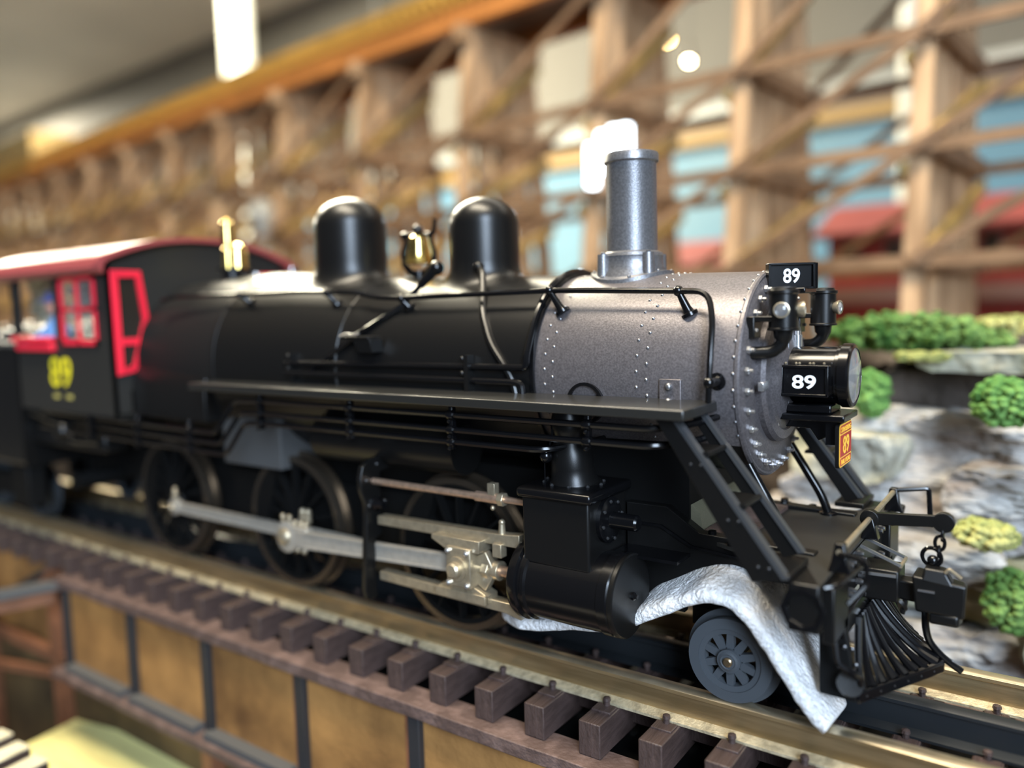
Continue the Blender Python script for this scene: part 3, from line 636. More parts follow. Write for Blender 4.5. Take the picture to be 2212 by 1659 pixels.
# whistle and safety valve turret near the cab
zt = ZC + 24.6
tu = MB().lathe([(3.2, -2), (3.2, 2.6), (5.0, 2.7), (5.0, 3.1), (1, 3.2)], (-210.5, 0, zt), (0, 0, 1), 24).build('valve_turret', 'black_satin', lo)
MB().lathe([(1.9, 0), (1.9, 6.4), (1.2, 6.8), (1.2, 7.6), (1.8, 7.7), (1.8, 13), (2.0, 13.2), (2.0, 14), (1, 14.6), (.6, 15.2)], (-212.2, -.2, zt + 2.9), (0, 0, 1), 20).build('whistle', 'brass', tu)
MB().lathe([(2.7, 0), (2.7, 4.6), (2.0, 7.0), (.8, 7.6)], (-208.4, .4, zt + 2.9), (0, 0, 1), 20).build('safety_valve', 'brass', tu)
MB().cyl((-211.5, 9, zt - 3), (-211.5, 9, zt + 2), 1.2).cyl((-213, 12, zt - .5), (-203, 16, zt - .5), 1.3).ball((-203, 16, zt - .2), 1.7).cyl((-203, 16, zt), (-203, 16, zt + 3.6), .7).build('injector_valve', 'bolt_metal', tu)
MB().tube([(-200, 9, zt - 1.5), (-196, 12, zt - 2.0), (-192, 15, zt - 4)], 1.1).cyl((-196, 12, zt - 1), (-196, 12, zt + 2.6), 1.0).build('steam_valve', 'black_satin', tu)
# hand rail with ball posts
HR = [(-213.3, -22.2, 75.6), (-206.9, -21.1, 76.7), (-179.8, -20.5, 76.3), (-159.7, -18.5, 76.3), (-140.1, -16.9, 75.6), (-133.7, -17.6, 74.2), (-125.4, -17.4, 73.8), (-107.7, -16.9, 74.0), (-86.4, -16.1, 74.2), (-74.6, -16.0, 73.8), (-59.1, -15.9, 73.2), (-53.2, -16.6, 72.9), (-51.2, -19.6, 68), (-50.8, -21.8, 62.7), (-50.9, -22.2, 57.4), (-51.1, -22.1, 54.0)]
for sgn in (1, -1):
    hr = MB().tube(arc([(x, y * sgn, z) for x, y, z in HR], 3, 5), .55, 10).build('hand_rail', 'black_gloss', lo)
    for (k, b) in (((-59.1, -15.9, 73.2), (-57.2, -15.2, 69.0)), ((-86.4, -16.1, 74.2), (-83.6, -15.7, 69.9)), ((-125.4, -17.4, 73.8), (-124.3, -15.9, 71.6)), ((-150.0, -17.5, 75.9), (-148.1, -15.8, 73.0)), ((-179.8, -20.5, 76.3), (-178.5, -18.2, 74.2)), ((-50.9, -22.2, 57.4), (-50.6, -19.0, 57.4))):
        k = Vector((k[0], k[1] * sgn, k[2])); b = Vector((b[0], b[1] * sgn, b[2])); d = (k - b).normalized()
        MB().ball(k, 1.0, 12, 8).lathe([(1.55, -.3), (1.55, .3), (1.0, .45), (.8, 1.2), (.62, (k - b).length - .6)], b, d, 16).build('rail_post', 'black_gloss', hr)
# joint hoop pipe and band between boiler and smokebox
hoop = []
for i in range(30):
    a = R_(lerp(-150, 92, i / 29)); hoop.append((-88.9, -21.0 * math.sin(a), ZC + 21.0 * math.cos(a)))
hoop = hoop[:] + [(-90.5, -21.2, 57.0), (-93, -21.3, 56.6 + 2.2)]
hoop = [p for p in hoop[:-2]]
pipe1 = arc([*hoop[:-3], (-88.9, -21.2, 61.5), (-88.9, -21.3, 59.1), (-94, -21.5, 59.1), (-130, -22.4, 59.0), (-158, -24.4, 59.0)], 1.6, 4)
MB().tube(pipe1, .72, 10).build('air_pipe', 'black_gloss', lo)
MB().lathe([(20.35, -.5), (20.7, -.4), (20.7, .4), (20.2, .5)], (-88.2, 0, ZC), (1, 0, 0), 72, caps=False).build('joint_band', 'black_gloss', lo)
MB().tube(arc([(-158, -24.5, 56.6), (-130, -22.5, 56.4), (-92.4, -21.6, 56.2), (-89.8, -21.6, 55.9), (-89.5, -21.8, 53)], 1.6), .72, 10).build('air_pipe', 'black_gloss', lo)
for x, o in ((-103, 0), (-156, 1.7)):
    MB().box(x - .5, x + .5, -22.9 - o, -20.6 - o, 54, 61.5).ball((x - 1.0, -22.6 - o, 60.8), .55).ball((x - 1.0, -22.8 - o, 57.8), .55).build('pipe_clamp', 'black_satin', lo)
# sand pipe and reversing rod
sp = [(-109.5, -9.0, 80.2), (-107.4, -10.4, 79.0), (-105.6, -12.8, 75.2), (-102.4, -17.4, 69.9), (-98.6, -20.0, 63.8), (-94.5, -21.0, 59.4), (-92.4, -21.1, 56.5), (-91.6, -21.2, 53.5)]
MB().tube(arc(sp, 2.5), .78, 10).ball(sp[0], 1.3).build('sand_pipe', 'black_satin', lo)
MB().tube([(-119.5, -12.5, 80.0), (-122.5, -14.2, 76.4)], [1.35, .9], 10).tube([(-122, -14, 77), (-125.5, -16.4, 72.4), (-136, -20.7, 66.0), (-146.5, -22.6, 59.6), (-152, -23.6, 56)], .6, 8).build('reach_rod', 'black_gloss', lo)
MB().ball((-119.0, -12.2, 80.4), 1.7).build('rod_joint', 'black_gloss', lo)
MB().box(-137, -128.5, -25.4, -21.2, 64.9, 65.5).hexa([(-132.5, -24.4, 61.8), (-128.3, -24.4, 61.8), (-128.3, -20.8, 61.8), (-132.5, -20.8, 61.8), (-134, -25, 64.9), (-128.3, -25, 64.9), (-128.3, -21, 64.9), (-134, -21, 64.9)]).build('boiler_step', 'black_satin', lo, bevel=.12)
MB().tube([(-137.2, -25.4, 65.6), (-135, -25.6, 66.1), (-133, -25.6, 65.9), (-131, -25.6, 66.2)], .3).build('step_grip', 'bolt_metal', lo)
# running boards
for sgn in (-1, 1):
    MB().box(-186.5, -50.9, min(sgn * 18, sgn * 33), max(sgn * 18, sgn * 33), 52.2, 54.0).build('running_board', 'board_black', lo, bevel=.25)
# firebox sides and rear skirt
for sgn in (-1, 1):
    MB().prism([(sgn * 25.8, 42.2), (sgn * 25.8, 52.6), (sgn * 24.2, 56.5), (sgn * 18, 58), (sgn * 18, 42.2)], 'x', -225.8, -190.5).build('firebox_side', 'black_satin', lo, bevel=.6)
# three pipes along the side below the running board, with clamps
for i, (zf, zr, xr, xe) in enumerate(((50.1, 41.2, -180, -58), (47.1, 38.6, -178, -58), (44.7, 36.0, -176, -80.5))):
    dx = (0, 1.8, 3.4)[i]
    P = [(-277, -29, zr + .8), (-218, -30, zr), (xr, -30, zr - .3), (-171.2 + dx, -30, zf - .4), (-161.5, -30, zf), (xe, -30, zf - (0, 0, .0)[i]), (xe + 5, -24, zf + .4), (xe + 7, -18, zf + 1)]
    MB().tube(arc(P, 2.2, 4), .62, 8).build('side_pipe', 'black_gloss', lo)
for x in (-161.5, -130.4, -101.4, -70.3, -192, -217, -243):
    dz = 0 if x > -165 else -8.9
    z0_, z1_ = (43.2 if x < -80 else 45.7), 52.6
    pc = MB().box(x - .45, x + .45, -30.2, -28.9, z0_ + dz, z1_ + dz).build('pipe_hanger', 'black_gloss', lo, bevel=.1)
    for z in (50.1, 47.1, 44.7):
        if x > -80 and z < 45: continue
        MB().lathe([(.9, -.8), (1.05, -.5), (1.05, .5), (.9, .8)], (x, -30, z + dz), (1, 0, 0), 10).ball((x + .2, -30.9, z + dz - 1.2), .42, 8, 5).build('clamp', 'black_gloss', pc)
# main frames and dark underside
for sgn in (-1, 1):
    MB().box(-240, -60, sgn * 11 - .8, sgn * 11 + .8, 12, 27).build('main_frame', 'black_matt', lo)
MB().box(-235, -64, -9, 9, 20, 36).build('chassis_block', 'black_matt', lo)
MB().box(-190, -166, -21, 21, 31, 44).build('ash_pan', 'steel_grey', lo, bevel=.3)
MB().cyl((-150, -19.5, 41), (-106, -19.5, 41), 5.4, n=28).build('air_reservoir', 'black_satin', lo)
MB().cyl((-150, 19.5, 41), (-106, 19.5, 41), 5.4, n=28).build('air_reservoir', 'black_satin', lo)
MB().box(-86, -58, -14, 14, 26, 44).build('cylinder_saddle', 'black_matt', lo)
# ---------------------------------------------------------------- driving wheels
DX = [-110.63, -165.53, -220.43]; DR, DZ = 17.15, 17.17
def spoke_wheel(xc, zc, side, R, spokes, par, name, y_face, hub=2.2, rimt=1.5, weight=None, tyre='tyre_steel', body='black_matt', spk_w=.75, thick=3.2, crank=None, hubm=None):
    s_ = side; y0 = s_ * y_face
    t = MB().lathe([(R - rimt, 0), (R - .05, 0), (R, .1), (R - .25, thick), (R + 1.0, thick), (R + 1.0, thick + .7), (R - rimt, thick + .7), (R - rimt, 0)], (xc, y0, zc), (0, -s_, 0), 72, caps=False).build(name, tyre, par, origin=(xc, y0, zc))
    MB().lathe([(R - rimt, .25), (R - rimt - 1.0, .35), (R - rimt - 1.1, thick - .4), (R - rimt, thick - .4)], (xc, y0, zc), (0, -s_, 0), 64, caps=False).build('rim', body, t)
    mb = MB().lathe([(hub * .55, -.5), (hub, -.35), (hub, thick)], (xc, y0, zc), (0, -s_, 0), 24); mb.build('hub', hubm or body, t)
    for k in range(spokes):
        a = 2 * math.pi * (k + .5) / spokes; d = Vector((math.cos(a), 0, math.sin(a))); e = Vector((-math.sin(a), 0, math.cos(a))); c = Vector((xc, y0, zc)); L0, L1 = hub * .8, R - rimt - .6
        P = []
        for yy in (.5, thick - .8):
            for L, wd in ((L0, spk_w * 1.15), (L1, spk_w * .85)):
                for q in (-1, 1): P.append(c + d * L + e * wd * q / 2 + Vector((0, -s_ * yy, 0)))
        MB().add([tuple(p) for p in P], [(0, 1, 3, 2), (4, 6, 7, 5), (0, 2, 6, 4), (1, 5, 7, 3), (0, 4, 5, 1), (2, 3, 7, 6)]).build('spoke', body, t)
    if weight is not None:
        pl = []; a0 = weight; n = 14
        for i in range(n + 1):
            a = a0 + R_(lerp(-48, 48, i / n)); pl.append((xc + (R - rimt - .6) * math.cos(a), zc + (R - rimt - .6) * math.sin(a)))
        MB().prism(pl, 'y', y0 + (-s_) * .3, y0 + (-s_) * (thick - .6)).build('counterweight', body, t)
    return t
for i, x in enumerate(DX):
    for sd in (-1, 1):
        w_ = spoke_wheel(x, DZ, sd, DR, 14, lo, 'driving_wheel', 18.5, hub=2.6, weight=R_(162 if sd < 0 else 250), spk_w=.8)
    MB().cyl((x, -16, DZ), (x, 16, DZ), 1.8).build('axle', 'black_matt', lo)
CP = [(x + 5.85, DZ - 1.55) for x in DX]
for i in range(3): MB().ball((CP[i][0] - 3.6, -18.6, CP[i][1] + 1.0), 2.7, 12, 8, (1.3, .5, 1)).build('crank_web', 'black_matt', lo)
# side rods
def rod(a, b, y0, y1, h0, h1, m, name, par, flute=True):
    a, b = Vector((a[0], 0, a[1])), Vector((b[0], 0, b[1])); d = (b - a).normalized(); u = Vector((-d.z, 0, d.x))
    P = []
    for yy in (y0, y1):
        for p, h in ((a, h0), (b, h1)): P += [p + u * h / 2 + Vector((0, yy, 0)), p - u * h / 2 + Vector((0, yy, 0))]
    o = MB().add([tuple(p) for p in P], [(0, 1, 3, 2), (4, 6, 7, 5), (0, 2, 6, 4), (1, 5, 7, 3), (0, 4, 5, 1), (2, 3, 7, 6)]).build(name, m, par, bevel=.15)
    if flute:   # raised edges leave a channel along the rod
        for q in (1, -1):
            P = []
            for yy in (y0 - .3, y0 + .1):
                for p, h in ((a + d * 3, h0), (b - d * 3, h1)): P += [p + u * q * (h / 2 - .02) + Vector((0, yy, 0)), p + u * q * (h / 2 - .5) + Vector((0, yy, 0))]
            MB().add([tuple(p) for p in P], [(0, 1, 3, 2), (4, 6, 7, 5), (0, 2, 6, 4), (1, 5, 7, 3), (0, 4, 5, 1), (2, 3, 7, 6)]).build('rod_flange', m, o)
    return o
for sd in (-1, 1):
    y = sd * 21.6
    if sd < 0:
        r1 = rod((CP[2][0] + 1.5, CP[2][1]), (CP[1][0] - 2, CP[1][1]), -21.9, -20.6, 2.8, 2.9, 'rod_metal', 'side_rod', lo)
        r2 = rod((CP[1][0] + 2, CP[1][1] + .2), (CP[0][0], CP[0][1]), -21.4, -20.4, 3.2, 2.9, 'rod_metal', 'side_rod', lo, False)
        ge = lambda c, y0, y1, r: MB().lathe([(r * .9, 0), (r, .3), (r, abs(y1 - y0) - .3), (r * .8, abs(y1 - y0))], (c[0], y0, c[1]), (0, -1, 0), 24)
        ge(CP[2], -20.3, -22.4, 2.3).build('rod_eye', 'rod_metal', r1); MB().ball((CP[2][0], -22.7, CP[2][1]), 1.1).build('crank_pin', 'nickel', r1)
        MB().cyl((CP[2][0], -21.4, CP[2][1] + 2), (CP[2][0], -21.4, CP[2][1] + 3.5), .8).ball((CP[2][0], -21.4, CP[2][1] + 3.9), .9).ball((CP[2][0] + .1, -21.4, CP[2][1] + 5.2), .65).build('oil_cup', 'nickel', r1)
        ge(CP[1], -20.4, -22.2, 3.4).build('rod_eye', 'rod_metal', r2); ge(CP[0], -20.3, -22.0, 2.6).build('rod_eye', 'rod_metal', r2)
        # main rod to the crosshead
        mr = rod((CP[1][0] + 4.4, CP[1][1] + .3), (-102.5, 18.3), -26.4, -25.0, 4.0, 3.6, 'rod_metal', 'main_rod', lo)
        ge(CP[1], -23.0, -26.0, 3.9).build('rod_eye', 'rod_metal', mr)
        MB().box(CP[1][0] + 1, CP[1][0] + 7.8, -25.9, -23.6, CP[1][1] - 2.4, CP[1][1] + 3.0).build('strap', 'rod_metal', mr, bevel=.25)
        MB().lathe([(2.2, 0), (2.2, .5), (1.5, 1.3), (.4, 1.6)], (CP[1][0] - .2, -25.9, CP[1][1] + .2), (0, -1, 0), 20).build('crank_pin', 'nickel', mr)
        for dx in (-2.2, .2, 2.4, 4.6, 6.4):
            zz = CP[1][1] + (4.6 if dx < 1 else 3.5); MB().cyl((CP[1][0] + dx, -24.6, zz - 1.6), (CP[1][0] + dx, -24.6, zz), .55).ball((CP[1][0] + dx, -24.6, zz + .2), .72).build('strap_bolt', 'nickel', mr)
        for dx in (3.0, 5.4): MB().ball((CP[1][0] + dx, -24.6, CP[1][1] - 3.1), .8).build('strap_bolt', 'nickel', mr)
        for dx in (1.6, 3.6): MB().cyl((CP[1][0] + dx, -21.5, CP[1][1] + 3), (CP[1][0] + dx, -21.5, CP[1][1] + 5.4), .9).ball((CP[1][0] + dx, -21.5, CP[1][1] + 5.8), .9).build('oil_cup', 'nickel', mr)
    else:
        rod((CP[2][0], DZ + 4), (CP[0][0], DZ + 4), 20.4, 21.8, 2.8, 2.8, 'rod_metal', 'side_rod', lo)
# motion bracket (guide yoke)
yk2 = MB().prism([(-30.0, 9), (-29.4, 7), (-26.5, 6.8), (-26.5, 20), (-24.2, 21), (-24.2, 35), (-12, 36.6), (-12, 39), (-27, 38.4), (-29.4, 37.0), (-30.2, 34.5), (-30.0, 31.5), (-28.8, 28.6), (-28.8, 25)], 'x', -129.0, -127.6).build('guide_yoke', 'black_satin', lo, bevel=.2)
for y, z in ((-25.2, 37.0), (-22.5, 37.3), (-28.6, 33.8), (-28, 28)): MB().ball((-127.5, y, z), .45).build('yoke_bolt', 'dark_bolt', yk2)
MB().lathe([(1.6, 0), (1.6, .8), (1.0, 1.6), (1.0, 3)], (-127.6, -26.2, 28.2), (1, 0, 0), 8).ball((-125.2, -25.4, 28.8), .8).build('yoke_fitting', 'black_gloss', yk2)
# guide bars, crosshead, piston rod, valve rod
gb1 = MB().prism([(-126.6, 23.6), (-88, 24.0), (-88, 26.6), (-92, 26.2), (-126.6, 25.6)], 'y', -26.6, -24.0).build('guide_bar', 'nickel', lo, bevel=.15)
MB().prism([(-126.6, 12.9), (-88, 12.3), (-88, 9.4), (-92, 10.2), (-126.6, 10.9)], 'y', -26.6, -24.0).build('guide_bar', 'nickel', lo, bevel=.15)
MB().cyl((-92.8, -25.6, 25.8), (-92.8, -25.6, 28.4), .8, .6, 10).ball((-92.8, -25.6, 28.4), .7).build('oil_cup', 'nickel', gb1)
MB().box(-94.1, -91.9, -27.4, -25.4, 21.6, 24.4).build('bar_lug', 'nickel', gb1, bevel=.15)
ch = MB().box(-104.6, -98.4, -29.2, -26.2, 14.6, 22.8).build('crosshead', 'nickel', lo, bevel=.2)
MB().prism([(-109.0, 24.5), (-109.0, 23.6), (-105.4, 22.0), (-96.6, 22.0), (-96.4, 24.6)], 'y', -28.6, -24.2).build('upper_slipper', 'nickel', ch, bevel=.12)
MB().prism([(-108.4, 11.6), (-108.4, 13.5), (-105, 14.8), (-99.0, 14.8), (-95.4, 13.4), (-95.4, 11.6)], 'y', -28.0, -24.2).build('lower_slipper', 'nickel', ch, bevel=.12)
MB().box(-108.4, -95.4, -28.6, -27.6, 11.6, 13.5).build('slipper_face', 'nickel', ch, bevel=.1)
MB().prism([(-99.2, 20.6), (-96.2, 22.2), (-94.6, 19.4), (-94.6, 17.0), (-96.4, 14.0), (-99.2, 15.4)], 'y', -27.0, -25.2).build('crosshead_web', 'nickel', ch, bevel=.2)
MB().lathe([(2.5, 0), (2.5, .5), (1.6, .55), (1.6, 1.7), (1.2, 2.1), (.3, 2.2)], (-101.8, -29.1, 18.4), (0, -1, 0), 24).build('crosshead_pin', 'nickel', ch)
for x in (-104.0, -99.2):
    for z in (15.3, 22.0): MB().lathe([(.6, 0), (.6, .45), (.3, .7)], (x, -29.2, z), (0, -1, 0), 8).build('crosshead_bolt', 'bolt_metal', ch)
MB().cyl((-98.6, -25.2, 18.2), (-93.5, -25.2, 18.2), 2.0, n=20).cyl((-97.2, -25.2, 18.2), (-95.6, -25.2, 18.2), 2.6, n=6).build('rod_socket', 'nickel', ch, bevel=.12)
MB().cyl((-95, -25.2, 18.2), (-86, -25.2, 18.2), 1.15, n=16).build('piston_rod', 'copper_rod', ch)
vr = MB().cyl((-127.8, -26.2, 33.3), (-94, -26.2, 33.3), .78, n=12).cyl((-98.5, -26.2, 33.3), (-92.8, -26.2, 33.3), 1.1, n=12).cyl((-94, -26.2, 33.3), (-84, -26.2, 33.3), .7, n=12).build('valve_rod', 'copper_rod', lo)
MB().box(-95.2, -93.4, -27.0, -25.4, 34, 36.4).cyl((-92.8, -26.2, 33.3), (-91.4, -26.2, 33.3), 1.4, n=6).ball((-94.2, -26.6, 31.4), .5).build('rod_clamp', 'nickel', vr, bevel=.1)
# cylinders with valve chest (both sides)
for sd in (-1, 1):
    cy = sd * 24.5
    c_ = MB().lathe([(6.2, 0), (7.8, .3), (8.2, 1.2), (8.2, 2.2), (7.5, 2.6), (7.5, 3.1), (7.9, 3.4), (7.9, 4.0), (7.45, 4.4), (7.45, 19.4), (7.75, 19.6), (7.75, 21.4), (7.6, 21.7)], (-87.6, cy, 18.3), (1, 0, 0), 64, caps=True).build('cylinder', 'black_gloss', lo, smooth=25)
    MB().lathe([(7.6, 0), (7.7, .2), (7.7, .9), (7.4, 1.1), (.6, 1.3), (.6, 1.5)], (-65.9, cy, 18.3), (1, 0, 0), 56).build('cylinder_head', 'black_satin', c_, smooth=25)
    MB().lathe([(.75, 0), (.75, .5), (.4, .8), (.4, 1.1)], (-64.7, cy, 18.3), (1, 0, 0), 10).build('head_bolt', 'black_gloss', c_)
    ya, yb = sorted((sd * 30.2, sd * 15.5))
    vc = MB().box(-84.6, -70.2, ya, yb, 23.0, 36.2).build('valve_chest', 'black_satin', c_, bevel=.5, seg=3)
    ya, yb = sorted((sd * 31.0, sd * 14.5))
    MB().box(-85.5, -69.4, ya, yb, 35.6, 37.6).build('chest_lid', 'black_gloss', c_, bevel=.7, seg=3)
    MB().box(-84.5, -70.3, sd * 29.9 - .1, sd * 29.9 + .1, 28.6, 28.8).build('chest_seam', 'black_gloss', c_)
    bs = MB().lathe([(4.3, 0), (4.3, .9), (3.4, 1.2), (1.6, 1.3), (1.5, 1.6), (1.5, 6.2), (1.2, 6.6)], (-70.3, sd * 23.4, 31.6), (1, 0, 0), 32).build('valve_cover', 'black_gloss', c_)
    for k in range(8): a = R_(45 * k + 10); MB().ball((-69.0, sd * 23.4 + 3.6 * math.cos(a), 31.6 + 3.6 * math.sin(a)), .36, 8, 5).build('cover_bolt', 'dark_bolt', c_)
    MB().lathe([(5.4, 0), (4.7, .3), (4.6, .8), (4.3, 1.1), (4.1, 3.5), (3.9, 7), (3.1, 8.2), (3.0, 9.4), (3.5, 10), (3.5, 12), (2.6, 15)], (-77.8, sd * 22.4, 37.5), (0, -.12 * sd * -1, 1), 40).build('steam_pipe', 'black_satin', c_, smooth=50)
    for k in range(10): a = R_(36 * k); MB().ball((-77.8 + 5.9 * math.cos(a), sd * 22.4 + 5.2 * math.sin(a), 37.7), .4, 8, 5).build('chest_bolt', 'dark_bolt', c_)
    MB().cyl((-82.6, sd * 25, 43.2), (-80.8, sd * 27.4, 43.2), 1.2, n=14).ball((-80.6, sd * 27.6, 43.2), 1.3).cyl((-80.4, sd * 27.2, 43.2), (-79.6, sd * 26.6, 48.5), .22, n=6).cyl((-81.2, sd * 27.2, 37.5), (-81.2, sd * 27.2, 43), .14, n=6).build('relief_valve', 'black_gloss', c_)
    MB().box(-69.8, -57.0, *sorted((sd * 12, sd * 22)), 24.6, 25.2).build('chest_shelf', 'black_gloss', c_)
# ---------------------------------------------------------------- front frames, deck, beam
FP = [(-70, 33.4), (-61.6, 33.4), (-55.2, 29.2), (-35, 28.6), (-35, 22.6), (-52, 22.2), (-60, 17), (-70, 13)]
FI = [(-70, 29.9), (-62.7, 29.9), (-56.6, 26.8), (-46.2, 25.9), (-46.2, 25.5), (-56.8, 26.3), (-62.8, 29.4), (-70, 29.4)]
for sd in (-1, 1):
    a, b = sorted((sd * 16, sd * 13.4)); f_ = MB().prism(FP, 'y', a, b).build('front_frame', 'black_satin', lo, bevel=.2)
    a, b = sorted((sd * 16.5, sd * 15.8)); MB().prism(FI, 'y', a, b).build('frame_rib', 'black_gloss', f_)
    for x in (-53.2, -49.2): MB().lathe([(.8, 0), (.8, .9), (.5, 1.0)], (x, sd * 15.0, 28.9), (0, 0, 1), 8).build('frame_bolt', 'black_gloss', f_)
MB().hexa([(-61.5, -13.3, 27.5), (-55.5, -13.3, 27.5), (-55.5, 13.3, 27.5), (-61.5, 13.3, 27.5), (-60.5, -13.3, 35.5), (-56.2, -13.3, 32.2), (-56.2, 13.3, 32.2), (-60.5, 13.3, 35.5)]).build('slope_sheet', 'olive_sheet', lo)
MB().hexa([(-55.4, -13.3, 27), (-48, -13.3, 27), (-48, 13.3, 27), (-55.4, 13.3, 27), (-55.4, -13.3, 29.2), (-48, -13.3, 28.8), (-48, 13.3, 28.8), (-55.4, 13.3, 29.2)]).build('rear_deck', 'girder_brown', lo)
dk = MB().prism([(-56, -14.5), (-48, -17.5), (-36, -19), (-30.6, -30), (-30.6, 30), (-36, 19), (-48, 17.5), (-56, 14.5)][::-1], 'z', 27.2, 28.1).build('front_deck', 'cab_black', lo, bevel=.15)
for sd in (-1, 1):
    for x, y in ((-54.5, 14), (-49, 16.6), (-44, 17)): MB().lathe([(.8, 0), (.8, .6), (.5, .7)], (x, sd * y, 28.1), (0, 0, 1), 8).build('deck_bolt', 'black_gloss', dk)
bm = MB().box(-35.4, -30.6, -30, 30, 20.3, 28.0).build('buffer_beam', 'black_satin', lo, bevel=.35)
for sd in (-1, 1):   # recessed octagon on each beam end
    MB().lathe([(3.4, .0), (3.4, .35), (2.7, .35), (2.4, -.1)], (-33.0, sd * 30.0, 24.0), (0, sd, 0), 8, caps=False).build('beam_end_cap', 'black_gloss', bm)
    MB().box(-31.0, -29.2, sd * 22 - 4.6, sd * 22 + 4.6, 17.8, 26.8).build('beam_plate', 'black_satin', bm, bevel=.3)
    MB().tube(arc([(-30.2, sd * 29, 27.6), (-28.6, sd * 28, 27.9), (-27.4, sd * 17, 27.8), (-28.6, sd * 15, 27.2)], 1), .4).build('beam_grab', 'black_gloss', bm)
for y in (-13, -11, -5.5, 5.5, 11, 13):
    for z in (21.6, 26.6): MB().lathe([(.6, 0), (.6, .6), (.4, 1.2)], (-30.6, y, z), (1, 0, 0), 8).build('beam_bolt', 'dark_bolt', bm)
# coupler lift bar on its posts, arm and chain
lb = MB().cyl((-29.6, -22.5, 31.4), (-29.6, 23.0, 32.0), .48, n=10).build('lift_bar', 'nickel', lo)
for y in (-21.6, 22.4):
    MB().prism([(-31.4, 28), (-27.8, 28), (-28.4, 29.6), (-28.9, 32.8), (-30.3, 32.8), (-30.9, 29.6)], 'y', y - .8, y + .8).build('bar_post', 'black_gloss', lb, bevel=.2)
MB().prism([(-31, 28), (-28, 28), (-28.9, 31.8), (-30.3, 31.8)], 'y', -1, 1).build('bar_post', 'black_gloss', lb, bevel=.2)
MB().tube(arc([(-29.6, 22.9, 32.2), (-23.6, 24.8, 32.8), (-23.2, 24.8, 26.4)], .8), .5, 8).build('lift_handle', 'black_gloss', lb)
MB().tube(arc([(-29.6, -22.3, 31.2), (-25.4, -23.6, 31.0), (-25.2, -23.4, 27.4), (-27.5, -26, 24.6)], .8), .42, 8).build('lift_handle', 'black_gloss', lb)
MB().lathe([(.6, -.9), (1.6, -.8), (1.6, .8), (.6, .9)], (-29.6, 0, 31.7), (0, 1, 0), 20).beam((-29.2, 0, 31.8), (-18.4, 0, 32.6), 1.1, 2.1).lathe([(.75, -.6), (1.75, -.55), (1.75, .55), (.75, .6)], (-17.9, 0, 32.5), (0, 1, 0), 20).build('lift_arm', 'black_satin', lb, bevel=.1)
def ring(c, r1, r2, t, nrm_, lb_=None):
    c = Vector(c); n3 = Vector(nrm_).normalized(); up = Vector((0, 0, 1)); u = (up - n3 * up.dot(n3)).normalized(); v = n3.cross(u)
    return MB().tube([c + u * math.cos(a) * r2 + v * math.sin(a) * r1 for a in [2 * math.pi * i / 20 for i in range(20)]], t, 6, closed=True)
ring((-18.0, 0, 30.4), .55, 1.1, .28, (1, 0, 0)).build('chain_link', 'black_gloss', lb); ring((-18.4, 0, 28.8), .75, 1.25, .3, (0, 1, 0)).build('chain_link', 'black_gloss', lb)
ring((-18.5, 0, 27.3), .6, .9, .28, (1, 0, 0)).build('chain_link', 'black_gloss', lb); ring((-19.6, 0, 26.2), 1.55, 1.6, .36, (0.2, 1, 0)).build('chain_ring', 'black_gloss', lb)
# coupler
cp = MB().box(-30.6, -24.2, -3.2, 3.2, 18.0, 23.6).build('coupler_pocket', 'black_satin', lo, bevel=.3)
for y in (-2.6, 2.6): MB().beam((-30.6, y, 27.2), (-24.0, y, 24.6), .45, .5).build('pocket_stay', 'bolt_metal', cp)
MB().beam((-24.0, -2.8, 24.5), (-24.0, 2.8, 24.5), .45, .5).build('pocket_stay', 'nickel', cp); MB().beam((-30.4, -3.3, 22.6), (-24.6, -3.3, 22.8), .4, .5).build('pocket_stay', 'bolt_metal', cp)
for z in (19.2, 22.4, 25.4): MB().lathe([(.6, 0), (.6, .6), (.4, .7), (.4, 1.2), (.25, 1.3)], (-30.4, -4.6, z), (1, 0, 0), 8).build('pocket_bolt', 'dark_bolt', cp)
kn = MB()
kn.hexa([(-21.6, -3.2, 17.2), (-14.2, -2.2, 16.6), (-14.4, .6, 16.6), (-21.6, 2.6, 17.2), (-22.2, -3.4, 23.4), (-13.9, -2.6, 22.6), (-14.2, .4, 22.6), (-22.2, 2.8, 23.4)]).hexa([(-19.4, .2, 17.4), (-17.0, .2, 17.4), (-16.8, 3.4, 17.6), (-18.6, 3.4, 17.6), (-19.4, .2, 22.6), (-17.0, .2, 22.6), (-16.8, 3.4, 22.2), (-18.6, 3.4, 22.2)]).prism([(-24.6, -1.5), (-21.4, -2.0), (-21.4, 2.0), (-24.6, 1.5)], 'z', 18.2, 21.8)
kn.build('coupler_head', 'black_satin', cp, bevel=.45, seg=3)
MB().prism([(-19.6, -2.6), (-15.0, -2.6), (-14.6, 0.4), (-18.8, 0.2)], 'z', 15.2, 17.2).build('coupler_base', 'black_satin', cp, bevel=.5, seg=3)
MB().hexa([(-20.8, -3.4, 22.6), (-15.6, -2.9, 22.0), (-15.6, .2, 22.0), (-20.8, 1.8, 22.6), (-20.4, -2.6, 24.9), (-17.2, -2.2, 24.7), (-17.2, .0, 24.7), (-20.4, 1.2, 24.9)]).build('coupler_jaw', 'black_satin', cp, bevel=.4, seg=3)
MB().tube(arc([(-17.2, -2.4, 24.4), (-16.6, -2.4, 25.2), (-14.8, -2.2, 23.8)], .3), .3, 6).build('coupler_pin', 'nickel', cp); MB().ball((-19.4, 0, 25.6), .95).build('lock_ball', 'black_gloss', cp)
MB().beam((-21.2, -3.2, 21.0), (-18.6, -3.3, 21.0), .25, .35).build('coupler_edge', 'rivet_metal', cp)
